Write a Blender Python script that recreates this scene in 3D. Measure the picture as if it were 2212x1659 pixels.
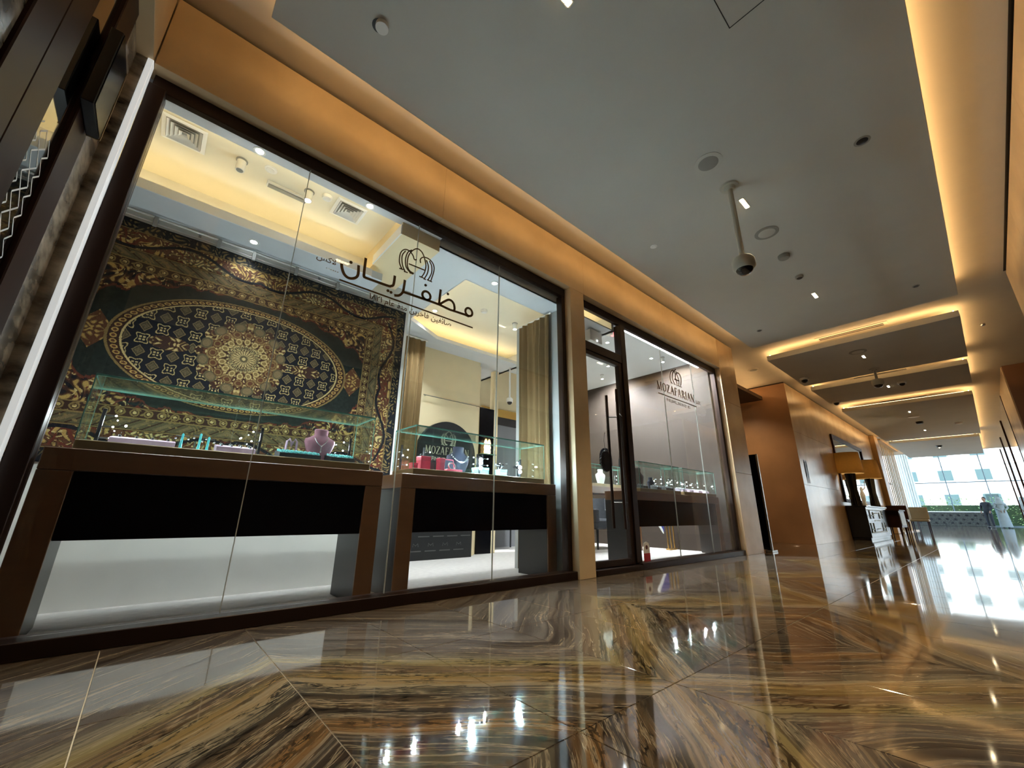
import bpy, bmesh, math, random
import numpy as np
from mathutils import Vector, Matrix
random.seed(7)
for o in list(bpy.data.objects):
    bpy.data.objects.remove(o)
SC = bpy.context.scene
COL = SC.collection
PI = math.pi

# ------------------------------------------------------------------ camera
PITCH, ROLL, YAW, FPX = 0.307214, 0.0128566, 0.8561655, 871.86
cam_data = bpy.data.cameras.new('camera')
cam_data.sensor_fit = 'HORIZONTAL'
cam_data.sensor_width = 36.0
cam_data.lens = FPX / 2212.0 * 36.0
cam_data.clip_start = 0.02
cam_data.clip_end = 600
cam = bpy.data.objects.new('camera', cam_data)
COL.objects.link(cam)
_f0 = Vector((math.cos(YAW), math.sin(YAW), 0)); _r0 = Vector((math.sin(YAW), -math.cos(YAW), 0)); _u0 = Vector((0, 0, 1))
_f = math.cos(PITCH) * _f0 + math.sin(PITCH) * _u0
_u = -math.sin(PITCH) * _f0 + math.cos(PITCH) * _u0
_r = math.cos(ROLL) * _r0 + math.sin(ROLL) * _u
_u2 = -math.sin(ROLL) * _r0 + math.cos(ROLL) * _u
cam.matrix_world = Matrix(((_r.x, _u2.x, -_f.x, 0), (_r.y, _u2.y, -_f.y, 0), (_r.z, _u2.z, -_f.z, 0.55), (0, 0, 0, 1)))
SC.camera = cam

# ------------------------------------------------------------------ world, sun, exposure
W = bpy.data.worlds.new('world'); SC.world = W; W.use_nodes = True
wn = W.node_tree.nodes; wl = W.node_tree.links
sky = wn.new('ShaderNodeTexSky'); sky.sky_type = 'HOSEK_WILKIE'
sky.sun_direction = (-0.55, 0.25, 0.8); sky.turbidity = 4.0; sky.ground_albedo = 0.5
bgn = wn['Background']; wl.new(sky.outputs[0], bgn.inputs[0]); bgn.inputs[1].default_value = 6.4
sd = bpy.data.lights.new('sun', 'SUN'); sd.energy = 2.5; sd.angle = 0.01; sd.color = (1.0, 0.96, 0.9)
sun = bpy.data.objects.new('sun', sd); COL.objects.link(sun)
sun.rotation_euler = Vector((0.75, -0.12, -0.65)).to_track_quat('-Z', 'Y').to_euler()
SC.view_settings.view_transform = 'Standard'
SC.view_settings.look = 'None'
SC.view_settings.gamma = 1.0
SC.view_settings.use_curve_mapping = False
SC.view_settings.exposure = 2.12
try: SC.cycles.transparent_max_bounces = 16
except Exception: pass
def portal(loc, size, size_y, rot):
    l = bpy.data.lights.new('window_portal', 'AREA'); l.shape = 'RECTANGLE'; l.size = size; l.size_y = size_y; l.cycles.is_portal = True
    o = bpy.data.objects.new('window_portal', l); COL.objects.link(o); o.location = loc; o.rotation_euler = rot
# sampling aids that guide daylight through the real window openings (they emit nothing)
portal((44.9, -1.0, 3.5), 14, 7, (0, PI / 2, 0)); portal((32.5, 4.9, 3.5), 25, 7, (-PI / 2, 0, 0)); portal((-8.9, 0.85, 1.7), 3.4, 3.3, (0, -PI / 2, 0))
WARM = (1.0, 0.62, 0.26)
COOL = (0.86, 0.95, 1.0)

# ------------------------------------------------------------------ materials
def lin(c):
    if isinstance(c, str):
        c = tuple(int(c[i:i + 2], 16) / 255 for i in (1, 3, 5))
    return tuple((x / 12.92 if x <= 0.04045 else ((x + 0.055) / 1.055) ** 2.4) for x in c[:3])
MATS = {}
def mat(name, color, rough=0.5, metal=0.0, spec=0.5, var=0.06, scale=6.0, bump=0.0, emit=None, estr=0.0, coat=0.0, stretch=(1, 1, 1), spread=None):
    """Principled material whose colour is varied by a noise texture."""
    if name in MATS: return MATS[name]
    m = bpy.data.materials.new(name); m.use_nodes = True
    nt = m.node_tree; b = nt.nodes['Principled BSDF']; L = nt.links
    c = lin(color)
    tc = nt.nodes.new('ShaderNodeNewGeometry'); mp = nt.nodes.new('ShaderNodeMapping')
    mp.inputs['Scale'].default_value = stretch
    nz = nt.nodes.new('ShaderNodeTexNoise'); nz.inputs['Scale'].default_value = scale; nz.inputs['Detail'].default_value = 5
    L.new(tc.outputs['Position'], mp.inputs[0]); L.new(mp.outputs[0], nz.inputs['Vector'])
    rp = nt.nodes.new('ShaderNodeValToRGB')
    rp.color_ramp.elements[0].position = 0.3; rp.color_ramp.elements[1].position = 0.7
    c2 = lin(spread) if spread else c
    rp.color_ramp.elements[0].color = (*[max(0, x * (1 - var)) for x in c], 1)
    rp.color_ramp.elements[1].color = (*[min(1, x * (1 + var)) for x in c2], 1)
    L.new(nz.outputs[0], rp.inputs[0]); L.new(rp.outputs[0], b.inputs['Base Color'])
    b.inputs['Roughness'].default_value = rough; b.inputs['Metallic'].default_value = metal
    b.inputs['Specular IOR Level'].default_value = spec
    b.inputs['Coat Weight'].default_value = coat; b.inputs['Coat Roughness'].default_value = 0.05
    if bump:
        bp = nt.nodes.new('ShaderNodeBump'); bp.inputs['Strength'].default_value = bump; bp.inputs['Distance'].default_value = 0.01
        L.new(nz.outputs[0], bp.inputs['Height']); L.new(bp.outputs[0], b.inputs['Normal'])
    if emit is not None:
        b.inputs['Emission Color'].default_value = (*emit, 1); b.inputs['Emission Strength'].default_value = estr
    MATS[name] = m; return m
def glassmat(name, tint=(1, 1, 1), base=0.0, ior=1.5, rough=0.0, body=0.0, bodycol=(0.5, 0.7, 0.65)):
    """architectural thin glass: clear transmission mixed with fresnel mirror reflection"""
    m = bpy.data.materials.new(name); m.use_nodes = True
    nt = m.node_tree; L = nt.links; nt.nodes.remove(nt.nodes['Principled BSDF'])
    out = nt.nodes['Material Output']
    tr = nt.nodes.new('ShaderNodeBsdfTransparent'); tr.inputs[0].default_value = (*tint, 1)
    gl = nt.nodes.new('ShaderNodeBsdfGlossy'); gl.inputs['Roughness'].default_value = rough; gl.inputs[0].default_value = (1, 1, 1, 1)
    # Schlick reflectance from the facing angle (same from both sides of the sheet)
    f0 = ((ior - 1) / (ior + 1)) ** 2
    lw_ = nt.nodes.new('ShaderNodeLayerWeight'); lw_.inputs[0].default_value = 0.5
    pw_ = nt.nodes.new('ShaderNodeMath'); pw_.operation = 'POWER'; pw_.inputs[1].default_value = 5.0; L.new(lw_.outputs['Facing'], pw_.inputs[0])
    ad = nt.nodes.new('ShaderNodeMath'); ad.operation = 'MULTIPLY_ADD'; ad.use_clamp = True; ad.inputs[1].default_value = 1 - f0; ad.inputs[2].default_value = f0 + base
    L.new(pw_.outputs[0], ad.inputs[0])
    mx = nt.nodes.new('ShaderNodeMixShader'); L.new(ad.outputs[0], mx.inputs[0]); L.new(tr.outputs[0], mx.inputs[1]); L.new(gl.outputs[0], mx.inputs[2])
    last = mx
    if body:
        df = nt.nodes.new('ShaderNodeBsdfDiffuse'); df.inputs[0].default_value = (*bodycol, 1)
        m2 = nt.nodes.new('ShaderNodeMixShader'); m2.inputs[0].default_value = body
        L.new(mx.outputs[0], m2.inputs[1]); L.new(df.outputs[0], m2.inputs[2]); last = m2
    L.new(last.outputs[0], out.inputs[0]); MATS[name] = m; return m
def emat(name, col, s):
    return mat(name, '#FFFFFF', emit=col, estr=s, var=0.0)

M_STONE = mat('honed_beige_limestone', '#C8AE88', 0.38, spec=0.35, var=0.08, scale=2.2, spread='#CFB792')
M_STONEB = mat('polished_beige_limestone', '#BFA27C', 0.24, spec=0.4, var=0.10, scale=1.8, spread='#C9AE8A')
M_CEIL = mat('matte_ceiling_paint', '#C9BFAE', 0.9, var=0.02)
M_SLAB = mat('grey_slab_paint', '#BDBBB3', 0.85, var=0.03, scale=2)
M_CREAM = mat('cream_wall_paint', '#DDCBA4', 0.8, var=0.03)
M_WHITEWALL = mat('off_white_wall_paint', '#D8D6CE', 0.75, var=0.03)
M_SHOPSOF = mat('pale_grey_soffit_paint', '#C9CDD0', 0.8, var=0.02)
M_FRAME = mat('dark_bronze_metal', '#2A1A13', 0.4, metal=0.5, var=0.1)
M_BROWN = mat('brown_lacquered_wood', '#573A22', 0.35, var=0.10, scale=5, stretch=(1, 1, 6))
M_CHAR = mat('charcoal_lacquer', '#131416', 0.35, var=0.1)
M_BLACK = mat('black_gloss_panel', '#07080C', 0.22, spec=0.12, var=0.1)
M_GOLD = mat('brass', '#A5814A', 0.3, metal=1.0, var=0.08)
M_SIGN = mat('bronze_lettering', '#5E421F', 0.4, metal=0.6, var=0.1)
M_PLINTH = mat('bronze_plinth', '#7A6748', 0.33, metal=0.5, var=0.08)
M_CARPET = mat('pale_carpet', '#ABA6A2', 0.95, var=0.12, scale=18, bump=0.25, stretch=(1, 3, 1))
M_BORDER = mat('taupe_border_stone', '#6E6051', 0.3, var=0.15, scale=8)
M_WHITE = mat('white_plastic', '#E4E2DC', 0.45, var=0.02)
M_BLKP = mat('black_plastic', '#0E0E10', 0.35, var=0.05)
M_GREYP = mat('grey_plastic', '#8B8A84', 0.5, var=0.04)
M_GREY2 = mat('ceiling_fitting_paint', '#8F8D84', 0.6, var=0.03)
M_CHROME = mat('brushed_steel', '#B9BBBC', 0.25, metal=1.0, var=0.05)
M_CURT = mat('gold_brown_velvet', '#725D3E', 0.85, spec=0.15, var=0.04, scale=10)
M_WOODD = mat('dark_stained_wood', '#2A140B', 0.45, spec=0.15, var=0.25, scale=4, stretch=(1, 1, 0.15))
M_GOLDW = mat('honey_wood', '#AE8C5C', 0.45, var=0.12, scale=6, stretch=(6, 6, 0.5))
G_SHOP = glassmat('shop_window_glass', (0.985, 0.99, 0.985), base=0.0, ior=1.3)
G_CASE = glassmat('showcase_glass', (0.955, 0.985, 0.975), base=0.0, ior=1.5)
G_EDGE = mat('green_glass_edge', '#557F73', 0.1, var=0.05)
G_JOINT = mat('silicone_joint', '#B5B8B2', 0.5, var=0.02)
E_WARM = emat('warm_led_strip', (1.0, 0.62, 0.27), 5.6)
E_COVE = emat('soft_yellow_led_strip', (1.0, 0.78, 0.42), 4.0)
E_COOL = emat('cool_white_led', (0.85, 0.95, 1.0), 14.0)
E_ENTRY = emat('bright_yellow_led_strip', (1.0, 0.80, 0.45), 16.0)
E_COOLS = emat('strong_cool_white_led', (0.62, 0.85, 1.0), 120.0)
E_DOWN = emat('warm_downlight_led', (1.0, 0.80, 0.48), 12.0)

# ------------------------------------------------------------------ mesh helpers
WLOC = {}
class MB:
    def __init__(s): s.v = []; s.f = []
    def add(s, vs, fs):
        n = len(s.v); s.v += [tuple(v) for v in vs]; s.f += [tuple(i + n for i in f) for f in fs]; return s
    def box(s, x0, x1, y0, y1, z0, z1):
        return s.add([(x0, y0, z0), (x1, y0, z0), (x1, y1, z0), (x0, y1, z0), (x0, y0, z1), (x1, y0, z1), (x1, y1, z1), (x0, y1, z1)],
                     [(0, 3, 2, 1), (4, 5, 6, 7), (0, 1, 5, 4), (1, 2, 6, 5), (2, 3, 7, 6), (3, 0, 4, 7)])
    def cbox(s, x0, x1, y0, y1, z0, z1, b=0.004):
        """box with chamfered edges"""
        b = min(b, (x1 - x0) / 2.5, (y1 - y0) / 2.5, (z1 - z0) / 2.5)
        vs = []
        X = (x0, x1); Y = (y0, y1); Z = (z0, z1); sg = (1, -1); idx = {}
        for i in (0, 1):
            for j in (0, 1):
                for k in (0, 1):
                    x, y, z = X[i], Y[j], Z[k]
                    idx[i, j, k] = len(vs)
                    vs += [(x, y + sg[j] * b, z + sg[k] * b), (x + sg[i] * b, y, z + sg[k] * b), (x + sg[i] * b, y + sg[j] * b, z)]
        I = lambda i, j, k, a: idx[i, j, k] + a
        fs = []
        for i in (0, 1):
            fs.append([I(i, 0, 0, 0), I(i, 1, 0, 0), I(i, 1, 1, 0), I(i, 0, 1, 0)][::(-1 if i == 0 else 1)])
            fs.append([I(0, i, 0, 1), I(1, i, 0, 1), I(1, i, 1, 1), I(0, i, 1, 1)][::(1 if i == 0 else -1)])
            fs.append([I(0, 0, i, 2), I(1, 0, i, 2), I(1, 1, i, 2), I(0, 1, i, 2)][::(-1 if i == 0 else 1)])
        for j in (0, 1):
            for k in (0, 1):
                fs.append([I(0, j, k, 1), I(1, j, k, 1), I(1, j, k, 2), I(0, j, k, 2)])
                fs.append([I(j, 0, k, 0), I(j, 1, k, 0), I(j, 1, k, 2), I(j, 0, k, 2)])
                fs.append([I(j, k, 0, 0), I(j, k, 1, 0), I(j, k, 1, 1), I(j, k, 0, 1)])
        for i in (0, 1):
            for j in (0, 1):
                for k in (0, 1):
                    fs.append([I(i, j, k, 0), I(i, j, k, 1), I(i, j, k, 2)])
        return s.add(vs, fs)
    def prism(s, poly, axis, a0, a1):
        n = len(poly)
        def p(q, a):
            return {'x': (a, q[0], q[1]), 'y': (q[0], a, q[1]), 'z': (q[0], q[1], a)}[axis]
        vs = [p(q, a0) for q in poly] + [p(q, a1) for q in poly]
        fs = [tuple(range(n))[::-1], tuple(range(n, 2 * n))] + [(i, (i + 1) % n, n + (i + 1) % n, n + i) for i in range(n)]
        return s.add(vs, fs)
    def lathe(s, prof, c=(0, 0, 0), n=20, axis='z', caps=True):
        vs = []; fs = []
        for r, h in prof:
            for i in range(n):
                a = 2 * PI * i / n; u, w = r * math.cos(a), r * math.sin(a)
                q = {'z': (u, w, h), 'y': (u, h, w), 'x': (h, u, w)}[axis]
                vs.append((c[0] + q[0], c[1] + q[1], c[2] + q[2]))
        for k in range(len(prof) - 1):
            for i in range(n):
                fs.append((k * n + i, k * n + (i + 1) % n, (k + 1) * n + (i + 1) % n, (k + 1) * n + i))
        if caps:
            fs.append(tuple(range(n))[::-1]); fs.append(tuple(range((len(prof) - 1) * n, len(prof) * n)))
        return s.add(vs, fs)
    def sphere(s, c, r, n=14, sq=(1, 1, 1)):
        m = n // 2
        prof = [(max(1e-4, math.sin(PI * k / m)), -math.cos(PI * k / m)) for k in range(m + 1)]
        t = MB().lathe(prof, n=n)
        return s.add([(c[0] + v[0] * r * sq[0], c[1] + v[1] * r * sq[1], c[2] + v[2] * r * sq[2]) for v in t.v], t.f)
    def tube(s, pts, r, n=8, closed=False):
        pts = [Vector(p) for p in pts]; vs = []; fs = []
        N = len(pts)
        rs = r if isinstance(r, (list, tuple)) else [r] * N
        for i, p in enumerate(pts):
            a = pts[(i - 1) % N] if (i > 0 or closed) else p
            b = pts[(i + 1) % N] if (i < N - 1 or closed) else p
            d = (b - a).normalized()
            up = Vector((0, 0, 1)) if abs(d.z) < 0.95 else Vector((1, 0, 0))
            e1 = d.cross(up).normalized(); e2 = d.cross(e1).normalized()
            for k in range(n):
                t = 2 * PI * k / n
                vs.append(p + (e1 * math.cos(t) + e2 * math.sin(t)) * rs[i])
        R_ = N if closed else N - 1
        for i in range(R_):
            for k in range(n):
                j = (i + 1) % N
                fs.append((i * n + k, i * n + (k + 1) % n, j * n + (k + 1) % n, j * n + k))
        if not closed:
            fs.append(tuple(range(n))[::-1]); fs.append(tuple(range((N - 1) * n, N * n)))
        return s.add(vs, fs)
    def stroke(s, pts, w, y0, y1):
        """flat ribbon of width w following pts in the x/z plane, extruded y0..y1"""
        P = [Vector(p) for p in pts]; N = len(P); Lf = []; Rt = []
        for i in range(N):
            a = P[i - 1] if i > 0 else P[i]; b = P[i + 1] if i < N - 1 else P[i]
            d = (b - a); d = d.normalized() if d.length > 1e-9 else Vector((1, 0))
            nrm = Vector((-d.y, d.x))
            ww = w[i] if isinstance(w, (list, tuple)) else w
            Lf.append(P[i] + nrm * ww / 2); Rt.append(P[i] - nrm * ww / 2)
        vs = []
        for q in (y0, y1):
            vs += [(p.x, q, p.y) for p in Lf] + [(p.x, q, p.y) for p in Rt]
        fs = []
        for i in range(N - 1):
            fs += [(i, i + 1, N + i + 1, N + i), (2 * N + i, 3 * N + i, 3 * N + i + 1, 2 * N + i + 1),
                   (i, 2 * N + i, 2 * N + i + 1, i + 1), (N + i, N + i + 1, 3 * N + i + 1, 3 * N + i)]
        fs += [(0, N, 3 * N, 2 * N), (N - 1, 3 * N - 1, 4 * N - 1, 2 * N - 1)]
        return s.add(vs, fs)
    def rot(s, ang, c, axis='z', start=0):
        R_ = Matrix.Rotation(ang, 3, axis.upper()); c = Vector(c)
        for i in range(start, len(s.v)):
            s.v[i] = tuple(R_ @ (Vector(s.v[i]) - c) + c)
        return s
    def build(s, name, m, parent=None, smooth=False, label=None, sub=0):
        xs = np.array(s.v, dtype=float); lo = xs.min(0); hi = xs.max(0)
        org = Vector(((lo[0] + hi[0]) / 2, (lo[1] + hi[1]) / 2, lo[2]))
        me = bpy.data.meshes.new(name)
        me.from_pydata([tuple(Vector(v) - org) for v in s.v], [], s.f); me.update()
        bm = bmesh.new(); bm.from_mesh(me); bmesh.ops.recalc_face_normals(bm, faces=bm.faces); bm.to_mesh(me); bm.free()
        if smooth:
            me.polygons.foreach_set('use_smooth', [True] * len(me.polygons))
            try: me.set_sharp_from_angle(angle=math.radians(40))
            except Exception: pass
        me.materials.append(m)
        o = bpy.data.objects.new(name, me); COL.objects.link(o)
        place(o, org, parent)
        if label: o['label'] = label
        if sub:
            md = o.modifiers.new('s', 'SUBSURF'); md.levels = sub; md.render_levels = sub
        return o
def place(o, org, parent=None):
    org = Vector(org)
    if parent is not None:
        o.parent = parent; o.location = org - WLOC[parent.name]
    else:
        o.location = org
    WLOC[o.name] = org.copy()
def thing(name, label, cat, loc, group=None):
    o = bpy.data.objects.new(name, None); COL.objects.link(o); o.empty_display_size = 0.1
    place(o, loc); return tag(o, label, cat, group)
def tag(o, label, cat, group=None):
    o['label'] = label; o['category'] = cat
    if group: o['group'] = group
    return o
def struct(o):
    o['kind'] = 'structure'; return o
def semp(name, loc):
    o = bpy.data.objects.new(name, None); COL.objects.link(o); o.empty_display_size = 0.1; place(o, loc); return struct(o)
def box(x0, x1, y0, y1, z0, z1): return MB().box(x0, x1, y0, y1, z0, z1)
def cbox(x0, x1, y0, y1, z0, z1, b=0.004): return MB().cbox(x0, x1, y0, y1, z0, z1, b)
def linked(src, name, loc, parent=None, rotz=0.0):
    c = src.copy(); COL.objects.link(c); c.name = name
    place(c, loc, parent); c.rotation_euler.z = rotz
    return c
def copy_tree(root, delta, label=None, name=None):
    d = Vector(delta)
    def rec(o, par):
        c = o.copy(); COL.objects.link(c)
        w = WLOC[o.name] + d
        if par is None: c.parent = None; c.location = w
        else: c.parent = par
        WLOC[c.name] = w
        for ch in [q for q in bpy.data.objects if q.parent == o]: rec(ch, c)
        return c
    r = rec(root, None)
    if label: r['label'] = label
    return r
def lamp(kind, name, loc, energy, color, parent=None, **kw):
    l = bpy.data.lights.new(name, kind); l.energy = energy; l.color = color
    aim = kw.pop('aim', None)
    for k, v in kw.items(): setattr(l, k, v)
    o = bpy.data.objects.new(name, l); COL.objects.link(o)
    place(o, loc, parent)
    if aim is not None:
        o.rotation_euler = (Vector(aim) - Vector(loc)).to_track_quat('-Z', 'Y').to_euler()
    return o
def text_mb(body, x0, x1, zb, y0, y1, fontscale=None):
    """built-in vector font turned into a mesh in the x/z plane, fitted to x0..x1 on baseline zb"""
    cu = bpy.data.curves.new('lettering_curve', 'FONT'); cu.body = body; cu.resolution_u = 3; cu.offset = 0.012
    ob = bpy.data.objects.new('lettering_tmp', cu); COL.objects.link(ob)
    bpy.context.view_layer.update()
    dg = bpy.context.evaluated_depsgraph_get(); me = ob.evaluated_get(dg).to_mesh()
    vs = [(v.co.x, v.co.y) for v in me.vertices]; fs = [tuple(p.vertices) for p in me.polygons]
    ob.evaluated_get(dg).to_mesh_clear()
    bpy.data.objects.remove(ob); bpy.data.curves.remove(cu)
    mn = min(v[0] for v in vs); mx = max(v[0] for v in vs); k = (x1 - x0) / (mx - mn)
    kz = k if fontscale is None else k * fontscale
    mb = MB()
    mb.add([(x0 + (a - mn) * k, y0, zb + b * kz) for a, b in vs], fs)
    return mb

# ------------------------------------------------------------------ floor
def floor_material():
    m = bpy.data.materials.new('bookmatched_brown_marble'); m.use_nodes = True
    nt = m.node_tree; L = nt.links; b = nt.nodes['Principled BSDF']
    N = lambda t: nt.nodes.new(t)
    def math_(op, a, c=None, d=None):
        n = N('ShaderNodeMath'); n.operation = op
        for i, q in enumerate((a, c, d)):
            if q is None: continue
            if isinstance(q, (int, float)): n.inputs[i].default_value = q
            else: L.new(q, n.inputs[i])
        return n.outputs[0]
    geo = N('ShaderNodeNewGeometry'); sep = N('ShaderNodeSeparateXYZ'); L.new(geo.outputs['Position'], sep.inputs[0])
    u = math_('PINGPONG', math_('SUBTRACT', sep.outputs[0], 0.49), 1.0)
    v = math_('PINGPONG', math_('SUBTRACT', sep.outputs[1], 0.85), 1.72)
    cmb = N('ShaderNodeCombineXYZ'); L.new(u, cmb.inputs[0]); L.new(v, cmb.inputs[1])
    # a different slab pair every few metres
    ix = math_('FLOOR', math_('MULTIPLY', math_('ADD', sep.outputs[0], 1.51), 0.25)); L.new(math_('MULTIPLY', ix, 0.37), cmb.inputs[2])
    w1 = N('ShaderNodeTexNoise'); w1.inputs['Scale'].default_value = 1.3; w1.inputs['Detail'].default_value = 1; L.new(cmb.outputs[0], w1.inputs['Vector'])
    w2 = N('ShaderNodeTexNoise'); w2.inputs['Scale'].default_value = 7.0; w2.inputs['Detail'].default_value = 4; L.new(cmb.outputs[0], w2.inputs['Vector'])
    s0 = math_('ADD', math_('MULTIPLY', u, 0.655), math_('MULTIPLY', v, 0.755))
    t0 = math_('SUBTRACT', math_('MULTIPLY', u, 0.755), math_('MULTIPLY', v, 0.655))
    s = math_('ADD', s0, math_('MULTIPLY', math_('SUBTRACT', w1.outputs[0], 0.5), 0.20))
    s = math_('ADD', s, math_('MULTIPLY', math_('SUBTRACT', w2.outputs[0], 0.5), 0.018))
    def streak(ks, kt, sc, det, dz=0.0):
        c = N('ShaderNodeCombineXYZ'); L.new(math_('MULTIPLY', s, ks), c.inputs[0]); L.new(math_('MULTIPLY', t0, kt), c.inputs[1]); c.inputs[2].default_value = dz
        n = N('ShaderNodeTexNoise'); n.inputs['Scale'].default_value = sc; n.inputs['Detail'].default_value = det; n.inputs['Roughness'].default_value = 0.6
        L.new(c.outputs[0], n.inputs['Vector']); return n.outputs[0]
    f1 = streak(9.0, 0.45, 2.0, 6); f2 = streak(30.0, 0.55, 2.0, 6, 3.0); f3 = streak(5.0, 1.2, 2.4, 7, 8.0); f4 = streak(15.0, 3.0, 2.0, 6, 12.0)
    sr = math_('ADD', s, math_('MULTIPLY', math_('SUBTRACT', f1, 0.5), 0.20))
    rp = N('ShaderNodeValToRGB'); L.new(math_('DIVIDE', sr, 1.9), rp.inputs[0]); cr = rp.color_ramp
    stops = [(0.00, '#5A4632'), (0.10, '#4B3A28'), (0.14, '#33302A'), (0.175, '#7A5526'), (0.205, '#5E4930'), (0.225, '#2E2B27'),
             (0.25, '#6B5232'), (0.28, '#3A342B'), (0.32, '#93805E'), (0.345, '#8A6C3A'), (0.37, '#7D6532'), (0.40, '#6F5438'),
             (0.44, '#8C7A4A'), (0.47, '#7B6F58'), (0.50, '#574A3F'), (0.535, '#73685D'), (0.565, '#4A3F37'), (0.60, '#7A7066'), (0.64, '#544A43'), (0.68, '#6E645B'), (0.74, '#473B31'), (0.8, '#6A5B4C'), (0.87, '#463829'), (0.93, '#6E5A45'), (1.0, '#3E3226')]
    cr.elements[0].position = stops[0][0]; cr.elements[0].color = (*lin(stops[0][1]), 1)
    cr.elements[1].position = stops[-1][0]; cr.elements[1].color = (*lin(stops[-1][1]), 1)
    for p, c in stops[1:-1]:
        e = cr.elements.new(p); e.color = (*lin(c), 1)
    def mix(bl, fac, a, c):
        n = N('ShaderNodeMix'); n.data_type = 'RGBA'; n.blend_type = bl
        if isinstance(fac, (int, float)): n.inputs[0].default_value = fac
        else: L.new(fac, n.inputs[0])
        for i, q in ((6, a), (7, c)):
            if isinstance(q, tuple): n.inputs[i].default_value = q
            else: L.new(q, n.inputs[i])
        return n.outputs[2]
    def ramp(x, a, c):
        n = N('ShaderNodeMapRange'); L.new(x, n.inputs[0]); n.inputs[1].default_value = a; n.inputs[2].default_value = c; return n.outputs[0]
    col = mix('MIX', math_('MULTIPLY', ramp(f2, 0.52, 0.66), 0.6), rp.outputs[0], (*lin('#A08A6B'), 1))
    col = mix('MIX', math_('MULTIPLY', ramp(f2, 0.47, 0.36), 0.65), col, (*lin('#2C2219'), 1))
    # crazed dark veins
    cv = N('ShaderNodeCombineXYZ'); L.new(math_('ADD', math_('MULTIPLY', s, 52.0), math_('MULTIPLY', f4, 4.0)), cv.inputs[0]); L.new(math_('ADD', math_('MULTIPLY', t0, 11.0), math_('MULTIPLY', f4, 3.0)), cv.inputs[1])
    vo = N('ShaderNodeTexVoronoi'); vo.feature = 'DISTANCE_TO_EDGE'; vo.inputs['Scale'].default_value = 1.0; L.new(cv.outputs[0], vo.inputs['Vector'])
    crack = ramp(vo.outputs['Distance'], 0.10, 0.03)
    band = math_('MULTIPLY', ramp(f3, 0.50, 0.58), ramp(sr, 1.1, 0.8))
    col = mix('MIX', math_('MULTIPLY', math_('MULTIPLY', crack, band), 0.95), col, (*lin('#0F0D0A'), 1))
    crack2 = ramp(math_('ABSOLUTE', math_('SUBTRACT', f1, 0.52)), 0.012, 0.002)
    col = mix('MIX', math_('MULTIPLY', crack2, 0.45), col, (*lin('#C2AB84'), 1))
    hs = N('ShaderNodeHueSaturation'); hs.inputs['Saturation'].default_value = 0.92; hs.inputs['Value'].default_value = 0.68; L.new(col, hs.inputs['Color'])
    L.new(hs.outputs[0], b.inputs['Base Color'])
    b.inputs['Roughness'].default_value = 0.055; b.inputs['IOR'].default_value = 1.6
    b.inputs['Specular IOR Level'].default_value = 0.5
    wv = N('ShaderNodeTexNoise'); wv.inputs['Scale'].default_value = 2.2; wv.inputs['Detail'].default_value = 2; L.new(geo.outputs['Position'], wv.inputs['Vector'])
    bp = N('ShaderNodeBump'); bp.inputs['Strength'].default_value = 0.03; bp.inputs['Distance'].default_value = 0.02; L.new(wv.outputs[0], bp.inputs['Height'])
    L.new(bp.outputs[0], b.inputs['Normal'])
    return m
M_FLOOR = floor_material()
M_GROUT = mat('beige_grout', '#C4B496', 0.6, var=0.1, scale=30)
fl = MB(); fl.box(-9.1, 14.49, -6, 2.60, -0.06, -0.0035); fl.box(7.33, 10.24, 2.60, 6, -0.06, -0.0035); floor = struct(fl.build('floor', M_GROUT))
fb = MB(); fb.box(14.49, 60, -8, 6, -0.06, 0.0); fb.box(-6, 14.49, -6.0, -5.17, -0.0035, 0.0); fb.box(-9.1, -1.01, -1.0, 2.6, -0.0035, 0.0); fb.build('polished_surface', M_FLOOR, floor)
TW, TL = 0.5, 0.86
tile = None
cells = [(i, j) for i in range(-3, 28) for j in range(-2, 2)]
cells += [(i, j) for i in range(14, 20) for j in (2, 3)] + [(i, j) for i in range(13, 24) for j in (-3, -4, -5)] + [(i, j) for i in range(-3, 4) for j in (-3,)]
for i, j in cells:
    x0 = 0.49 + i * TW; y0 = 0.85 + j * TL
    if tile is None:
        g = 0.0017
        tile = cbox(x0 + g, x0 + TW - g, y0 + g, y0 + TL - g, -0.0035, 0.0, 0.0007).build('tile', M_FLOOR, floor)
        tm = Vector((x0 + TW / 2, y0 + TL / 2, -0.0035))
    else:
        linked(tile, 'tile', (x0 + TW / 2, y0 + TL / 2, -0.0035), floor)
# ------------------------------------------------------------------ corridor shell
WF = 2.48
wl_ = MB(); wl_.box(-0.455, 6.69, 2.60, 2.66, 2.86, 3.42); wl_.box(6.72, 7.31, 2.56, 5.9, 0, 3.42); wl_.box(2.975, 3.16, 2.62, 2.63, 0, 2.86)
wall_left = struct(wl_.build('wall_left', mat('dark_recess', '#2A1E14', 0.8)))
for x0, x1 in ((-0.455, 1.37), (1.371, 3.19), (3.191, 4.94), (4.941, 6.689)):
    cbox(x0, x1, WF, 2.60, 2.86, 3.388, 0.0015).build('stone_panel', M_STONE, wall_left)
cbox(2.955, 3.18, WF, 2.63, 0, 2.859, 0.002).build('stone_column', M_STONE, wall_left)
for z0, z1 in ((0, 1.172), (1.175, 2.30), (2.303, 3.388)):
    cbox(6.69, 7.33, WF, 2.56, z0, z1, 0.0015).build('stone_panel', M_STONEB, wall_left)
cbox(6.67, 6.69, WF, 2.62, 0, 2.859, 0.001).build('stone_reveal', M_STONEB, wall_left)
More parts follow.
